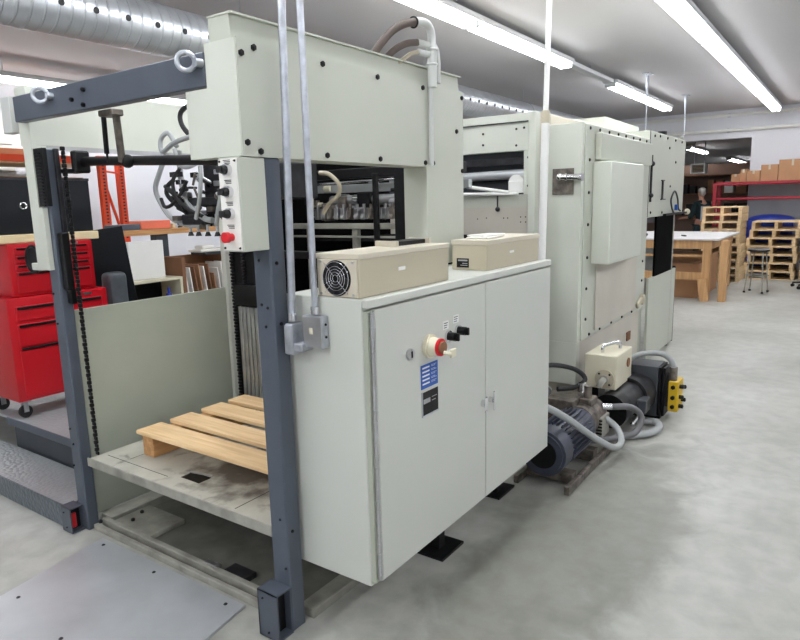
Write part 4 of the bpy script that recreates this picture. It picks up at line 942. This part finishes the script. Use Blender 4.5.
# stool
t = T('work_stool', 'tall round stool with thin metal legs before the pallet stack', 'stool', (12.38, 1.28, 0))
t.p('seat', MB().cyl((12.38, 1.28, 0.715), (12.38, 1.28, 0.745), 0.165, 28), 'steel')
t.p('seat_rim', MB().torus((12.38, 1.28, 0.715), (0, 0, 1), 0.16, 0.012, 28, 8), 'black')
for a in (0.6, 0.6+PI/2, 0.6+PI, 0.6+1.5*PI):
    c, s_ = math.cos(a), math.sin(a)
    lg = t.p('leg', MB().cyl((12.38+c*0.13, 1.28+s_*0.13, 0.71), (12.38+c*0.2, 1.28+s_*0.2, 0.01), 0.011, 8), 'grime')
    t.p('foot_cap', MB().cyl((12.38+c*0.2, 1.28+s_*0.2, 0.0), (12.38+c*0.198, 1.28+s_*0.198, 0.03), 0.02, 10), 'rub', lg)
t.p('foot_ring', MB().torus((12.38, 1.28, 0.29), (0, 0, 1), 0.172, 0.010, 28, 6), 'grime')
# office chair at the right edge
t = T('office_chair', 'black five-star office chair base at the right edge of the picture', 'chair', (13.3, 0.50, 0))
cx, cy = 13.3, 0.50
for k in range(5):
    a = 1.25+k*2*PI/5; c, s_ = math.cos(a), math.sin(a)
    ar = t.p('base_arm', MB().cyl((cx, cy, 0.11), (cx+c*0.33, cy+s_*0.33, 0.075), 0.025, 8, r2=0.016), 'rub')
    t.p('caster', MB().cyl((cx+c*0.33-s_*0.02, cy+s_*0.33+c*0.02, 0.028), (cx+c*0.33+s_*0.02, cy+s_*0.33-c*0.02, 0.028), 0.028, 14).cyl((cx+c*0.33, cy+s_*0.33, 0.03), (cx+c*0.33, cy+s_*0.33, 0.08), 0.009, 8), 'black', ar)
t.p('gas_column', MB().cyl((cx, cy, 0.08), (cx, cy, 0.44), 0.025, 12), 'black')
t.p('seat', B(cx-0.22, cx+0.22, cy-0.22, cy+0.22, 0.44, 0.51, b=0.03, seg=3), 'rub')
t.p('backrest', B(cx-0.2, cx+0.2, cy-0.27, cy-0.22, 0.62, 1.05, b=0.02, seg=3), 'rub'); t.p('back_post', B(cx-0.03, cx+0.03, cy-0.25, cy-0.2, 0.46, 0.64), 'black')
# blue lidded tub behind the pallets
t = T('blue_tub', 'big blue plastic tub with domed lid behind the pallet stack', 'tub', (15.3, 1.4, 0))
t.p('body', MB().prism([(1.06, 0), (1.80, 0), (1.86, 1.10), (1.0, 1.10)], 'X', 15.33, 15.75), 'blue')
t.p('lid', MB().sph((15.54, 1.43, 1.10), 1.0, (0.24, 0.46, 0.13), 28, 14), 'blue')
# red shelf rack
R_ = T('steel_shelf', 'red steel shelf rack standing against the far wall', 'shelf', (15.5, 1.0, 0))
for y in (2.44, 0.0, -2.4):
    for x in (15.2, 15.80): R_.p('post', B(x, x+0.06, y, y+0.07, 0, 1.905, b=0.003), 'redrack')
for z in (1.85, 1.545):
    for x in (15.19, 15.81): R_.p('beam', B(x, x+0.05, -2.4, 2.51, z-0.005, z+0.04, b=0.003), 'redrack')
R_.p('deck', B(15.2, 15.86, -2.4, 2.51, 1.895, 1.905), 'redrack')
cs_ = [(2.03, 2.19, 0.16), (1.91, 2.02, 0.26), (1.66, 1.90, 0.22), (1.345, 1.65, 0.325), (0.86, 1.335, 0.41), (0.3, 0.84, 0.41)]
lbs = ['leftmost and smallest carton on top of the red shelf', 'narrow upright carton, second from the left on the red shelf', 'low carton, third from the left on the red shelf', 'mid-sized carton, fourth from the left on the red shelf', 'big carton at the right picture edge on the red shelf', 'carton on the red shelf just beyond the right picture edge']
for (y0, y1, h_), lb in zip(cs_, lbs):
    q = T('carton', lb, 'carton', (15.5, (y0+y1)/2, 1.906), 'cartons on the red shelf')
    q.p('box', B(15.3, 15.75, y0, y1, 1.906, 1.906+h_, b=0.003), 'card')
    q.p('tape', B(15.2985, 15.7515, (y0+y1)/2-0.02, (y0+y1)/2+0.02, 1.9065+h_*0.7, 1.9068+h_), 'tan')
one('grey_board', B(15.92, 15.97, -0.6, 1.92, 0.0, 1.84), 'wallgrey', 'large grey board leaning on the far wall behind the red shelf', 'board', (15.94, 0.6, 0))
one('plywood_offcut', B(14.6, 15.1, 0.35, 0.80, 0.0, 1.08, b=0.004), 'pallet', 'wooden crate at the right picture edge beside the pallet stack', 'crate', (14.8, 0.6, 0))

# ------------------------------------------------------------------ back room
t = T('air_heater', 'white-framed unit with a slatted front hanging in the back room', 'heater', (17.6, 3.27, 2.18))
t.p('frame', MB().box(17.5, 17.9, 3.10, 3.43, 2.18, 2.21).box(17.5, 17.9, 3.10, 3.43, 2.39, 2.42).box(17.5, 17.9, 3.10, 3.13, 2.21, 2.39).box(17.5, 17.9, 3.40, 3.43, 2.21, 2.39), 'white')
sl = MB()
for k in range(5): sl.box(17.53, 17.6, 3.13, 3.40, 2.225+k*0.034, 2.235+k*0.034)
t.p('slat', sl, 'tan'); t.p('core', B(17.65, 17.88, 3.13, 3.40, 2.21, 2.39), 'card2')
t.p('bracket', MB().cyl((17.7, 3.15, 2.42), (17.7, 3.15, 3.0), 0.012, 6).cyl((17.7, 3.38, 2.42), (17.7, 3.38, 3.0), 0.012, 6), 'galv')
ORD = ['first', 'second', 'third', 'fourth', 'fifth', 'sixth', 'seventh', 'eighth', 'ninth', 'tenth', 'eleventh', 'twelfth']
random.seed(11)
def backshelf(x, y0, y1, zs, label, z1):
    t = T('storage_shelf', label, 'shelf', (x, (y0+y1)/2, 0))
    for y in (y0, y1-0.05): t.p('post', B(x, x+0.05, y, y+0.05, 0, z1), 'dark')
    for z in zs: t.p('shelf_board', B(x, x+0.5, y0, y1, z-0.03, z), 'card2')
    t.p('back_panel', B(x+0.5, x+0.52, y0, y1, 0, z1), 'brownwall')
backshelf(19.6, 2.0, 4.6, (0.5, 1.1, 1.7, 2.2), 'dark storage shelf standing in the back room', 2.5)
cnt = 0
words = ['black', 'brown', 'grey', 'white', 'dull red']
mm = ['black', 'card2', 'wallgrey', 'paper', 'redrack']
for z in (1.101, 1.701):
    y = 2.1; row = []; cols = []
    while y < 4.4:
        w_ = random.uniform(0.14, 0.34); h_ = random.uniform(0.15, 0.42); k = random.choice((0, 0, 0, 1, 1, 2, 3))
        row.append(one('storage_box', B(19.62, 19.95, y, y+w_, z, z+h_, b=0.004), mm[k], '%s box on the back room shelf, %s shelf' % (words[k], 'lower' if z < 1.5 else 'upper'), 'box', (19.8, y, z), 'boxes on the back room shelf'))
        cols.append(words[k])
        y += w_+random.uniform(0.02, 0.1)
    for i_, (o_, c_) in enumerate(zip(row[::-1], cols[::-1])):
        o_['label'] = '%s box on the %s back room shelf, %s from the left' % (c_, 'lower' if z < 1.5 else 'upper', ORD[i_])
one('ceiling_grille_box', B(22, 22.4, 2.9, 3.5, 2.25, 2.5, b=0.01), 'wallgrey', 'grey box hanging high at the back of the back room', 'unit', (22.2, 3.2, 2.25))

# ------------------------------------------------------------------ person in the back room
def skin_mesh(verts, edges, radii, name, m, parent, sub=2):
    me = bpy.data.meshes.new(name); me.from_pydata(verts, edges, []); o = bpy.data.objects.new(name, me); COL.objects.link(o)
    o.parent = parent
    md = o.modifiers.new('Skin', 'SKIN'); md.use_smooth_shade = True
    if not me.skin_vertices: pass
    for i, r_ in enumerate(radii):
        me.skin_vertices[0].data[i].radius = (r_, r_) if not isinstance(r_, tuple) else r_
    me.skin_vertices[0].data[0].use_root = True
    sb = o.modifiers.new('Subdivision', 'SUBSURF'); sb.levels = sub; sb.render_levels = sub
    me.materials.append(M[m]); return o
def chain_mesh(chains, name, m, parent, sub=2):
    V = []; E_ = []; Rr = []
    def idx(p, r_):
        for i, q in enumerate(V):
            if (Vector(q)-Vector(p)).length < 1e-4: return i
        V.append(tuple(p)); Rr.append(r_); return len(V)-1
    for ch in chains:
        prev = None
        for p, r_ in ch:
            i = idx(p, r_)
            if prev is not None and (prev, i) not in E_: E_.append((prev, i))
            prev = i
    me = bpy.data.meshes.new(name); me.from_pydata(V, E_, [])
    o = bpy.data.objects.new(name, me); COL.objects.link(o); o.parent = parent
    md = o.modifiers.new('Skin', 'SKIN'); md.use_smooth_shade = True
    lay = me.skin_vertices[0].data if me.skin_vertices else None
    if lay:
        for i, r_ in enumerate(Rr): lay[i].radius = r_ if isinstance(r_, tuple) else (r_, r_)
        lay[0].use_root = True
    sb = o.modifiers.new('Subdivision', 'SUBSURF'); sb.levels = sub; sb.render_levels = sub
    me.materials.append(M[m]); return o
# figure faces +Y (left in the picture), x to its right side; local coordinates
P_ = T('person', 'person with grey hair in dark work clothes standing beyond the wall opening', 'person', (16.8, 2.99, 0))
po = P_.o
def body_chains(grow=0.0, torso=True, arms=True, legs=True, head=True):
    g = grow; C_ = []
    pel = ((0, 0, 0.98), (0.125+g, 0.10+g))
    if torso: C_.append([pel, ((0, 0.0, 1.12), (0.12+g, 0.095+g)), ((0, 0.01, 1.30), (0.135+g, 0.105+g)), ((0, 0.01, 1.45), (0.12+g, 0.09+g)), ((0, 0.02, 1.53), 0.055+g)])
    return C_
bc = body_chains()
hand_l, hand_r = Vector((-0.20, 0.36, 1.12)), Vector((0.20, 0.34, 1.10))
neck = ((0, 0.02, 1.53), 0.055)
arms = []
for sx, hnd in ((-1, hand_l), (1, hand_r)):
    arms.append([((0, 0.01, 1.45), (0.12, 0.09)), ((sx*0.17, 0.0, 1.46), 0.058), ((sx*0.215, 0.01, 1.30), 0.048), ((sx*0.23, 0.05, 1.17), 0.042), ((sx*0.22, 0.20, 1.13), 0.036), (tuple(hnd), 0.026), (tuple(hnd+Vector((0, 0.07, -0.005))), 0.028)])
legs = []
for sx in (-1, 1):
    legs.append([((0, 0, 0.98), (0.125, 0.10)), ((sx*0.10, 0, 0.88), 0.088), ((sx*0.11, 0.01, 0.52), 0.058), ((sx*0.11, -0.01, 0.30), 0.052), ((sx*0.11, -0.02, 0.09), 0.036), ((sx*0.12, 0.08, 0.045), 0.036), ((sx*0.12, 0.14, 0.035), 0.03)])
headc = [[neck, ((0, 0.03, 1.60), 0.052), ((0, 0.045, 1.68), (0.078, 0.09)), ((0, 0.045, 1.76), (0.075, 0.09))]]
fing = []
for sx, hnd in ((-1, hand_l), (1, hand_r)):
    b0 = hnd+Vector((0, 0.07, -0.005))
    for k, (dx_, ln) in enumerate(((-0.027, 0.062), (-0.009, 0.074), (0.009, 0.070), (0.027, 0.055))):
        fing.append([(tuple(b0), 0.028), (tuple(b0+Vector((dx_, 0.03, 0))), 0.010), (tuple(b0+Vector((dx_, 0.03+ln*0.6, -0.012))), 0.009), (tuple(b0+Vector((dx_, 0.03+ln*0.85, -0.035))), 0.008)])
    fing.append([(tuple(hnd), 0.026), (tuple(hnd+Vector((-sx*0.035, 0.03, 0))), 0.012), (tuple(hnd+Vector((-sx*0.05, 0.07, -0.005))), 0.010)])
chain_mesh(bc+headc+arms+legs+fing, 'body', 'skin', po)
sh_ch = [[((0, 0, 1.0), (0.14, 0.115)), ((0, 0, 1.12), (0.135, 0.11)), ((0, 0.01, 1.30), (0.148, 0.118)), ((0, 0.01, 1.45), (0.13, 0.10)), ((0, 0.02, 1.54), 0.064)]]
for sx in (-1, 1): sh_ch.append([((0, 0.01, 1.45), (0.13, 0.10)), ((sx*0.17, 0.0, 1.46), 0.07), ((sx*0.215, 0.01, 1.30), 0.062), ((sx*0.23, 0.05, 1.17), 0.055), ((sx*0.22, 0.16, 1.135), 0.048)])
chain_mesh(sh_ch, 'shirt', 'cloth', po)
tr = []
for sx in (-1, 1): tr.append([((0, 0, 1.0), (0.135, 0.11)), ((sx*0.10, 0, 0.88), 0.10), ((sx*0.11, 0.01, 0.52), 0.075), ((sx*0.11, -0.01, 0.30), 0.066), ((sx*0.11, -0.02, 0.10), 0.06)])
chain_mesh(tr, 'trousers', 'cloth', po)
for sx in (-1, 1): chain_mesh([[((sx*0.11, -0.05, 0.05), 0.05), ((sx*0.12, 0.06, 0.05), 0.048), ((sx*0.12, 0.17, 0.04), 0.04)]], 'shoe', 'rub', po)
hr = MB(); hr.sph((0, 0.02, 1.765), 0.088, (0.88, 1.0, 0.85), 20, 14); hr.sph((0, -0.005, 1.71), 0.078, (0.92, 0.88, 1.0), 18, 12)
hr.build('hair', 'hair', po)
fc = MB(); fc.sph((0, 0.137, 1.69), 0.016, (0.8, 1.2, 1.3)); fc.build('nose', 'skin', po)
for sx in (-1, 1):
    MB().sph((sx*0.033, 0.128, 1.722), 0.011).build('eye', 'black', po)
    MB().sph((sx*0.088, 0.03, 1.70), 0.022, (0.4, 0.8, 1.3)).build('ear', 'skin', po)
MB().sph((0, 0.130, 1.645), 0.02, (1.2, 0.35, 0.35)).build('mouth', 'redrack', po)
ap = MB(); ap.box(-0.13, 0.13, -0.135, -0.118, 1.06, 1.40, b=0.006); ap.build('back_patch', 'shirt', po, label='pale patch of shirt on the back')
po.rotation_euler = (0, 0, -0.7)

# ------------------------------------------------------------------ camera
yaw, pit, rol, f = 0.61353482, 0.18009391, -0.02510271, 643.02
Fw = Vector((math.cos(yaw)*math.cos(pit), math.sin(yaw)*math.cos(pit), -math.sin(pit)))
r0 = Vector((math.sin(yaw), -math.cos(yaw), 0)); u0 = r0.cross(Fw)
Rr_ = r0*math.cos(rol)+u0*math.sin(rol); U_ = -r0*math.sin(rol)+u0*math.cos(rol)
cam = bpy.data.cameras.new('camera'); co = bpy.data.objects.new('camera', cam); COL.objects.link(co)
mw = Matrix((Rr_, U_, -Fw)).transposed().to_4x4(); mw.translation = Vector((0, 0, 1.65))
co.matrix_world = mw
cam.sensor_width = 36; cam.lens = f/800*36; cam.clip_start = 0.05; cam.clip_end = 100
S.camera = co

wd = bpy.data.worlds.new('world'); S.world = wd; wd.use_nodes = True
wd.node_tree.nodes['Background'].inputs[0].default_value = (0.75, 0.78, 0.82, 1)
wd.node_tree.nodes['Background'].inputs[1].default_value = 0.3
S.view_settings.view_transform = 'Standard'; S.view_settings.look = 'None'
S.view_settings.gamma = 1; S.view_settings.exposure = 0.78; S.view_settings.use_curve_mapping = False
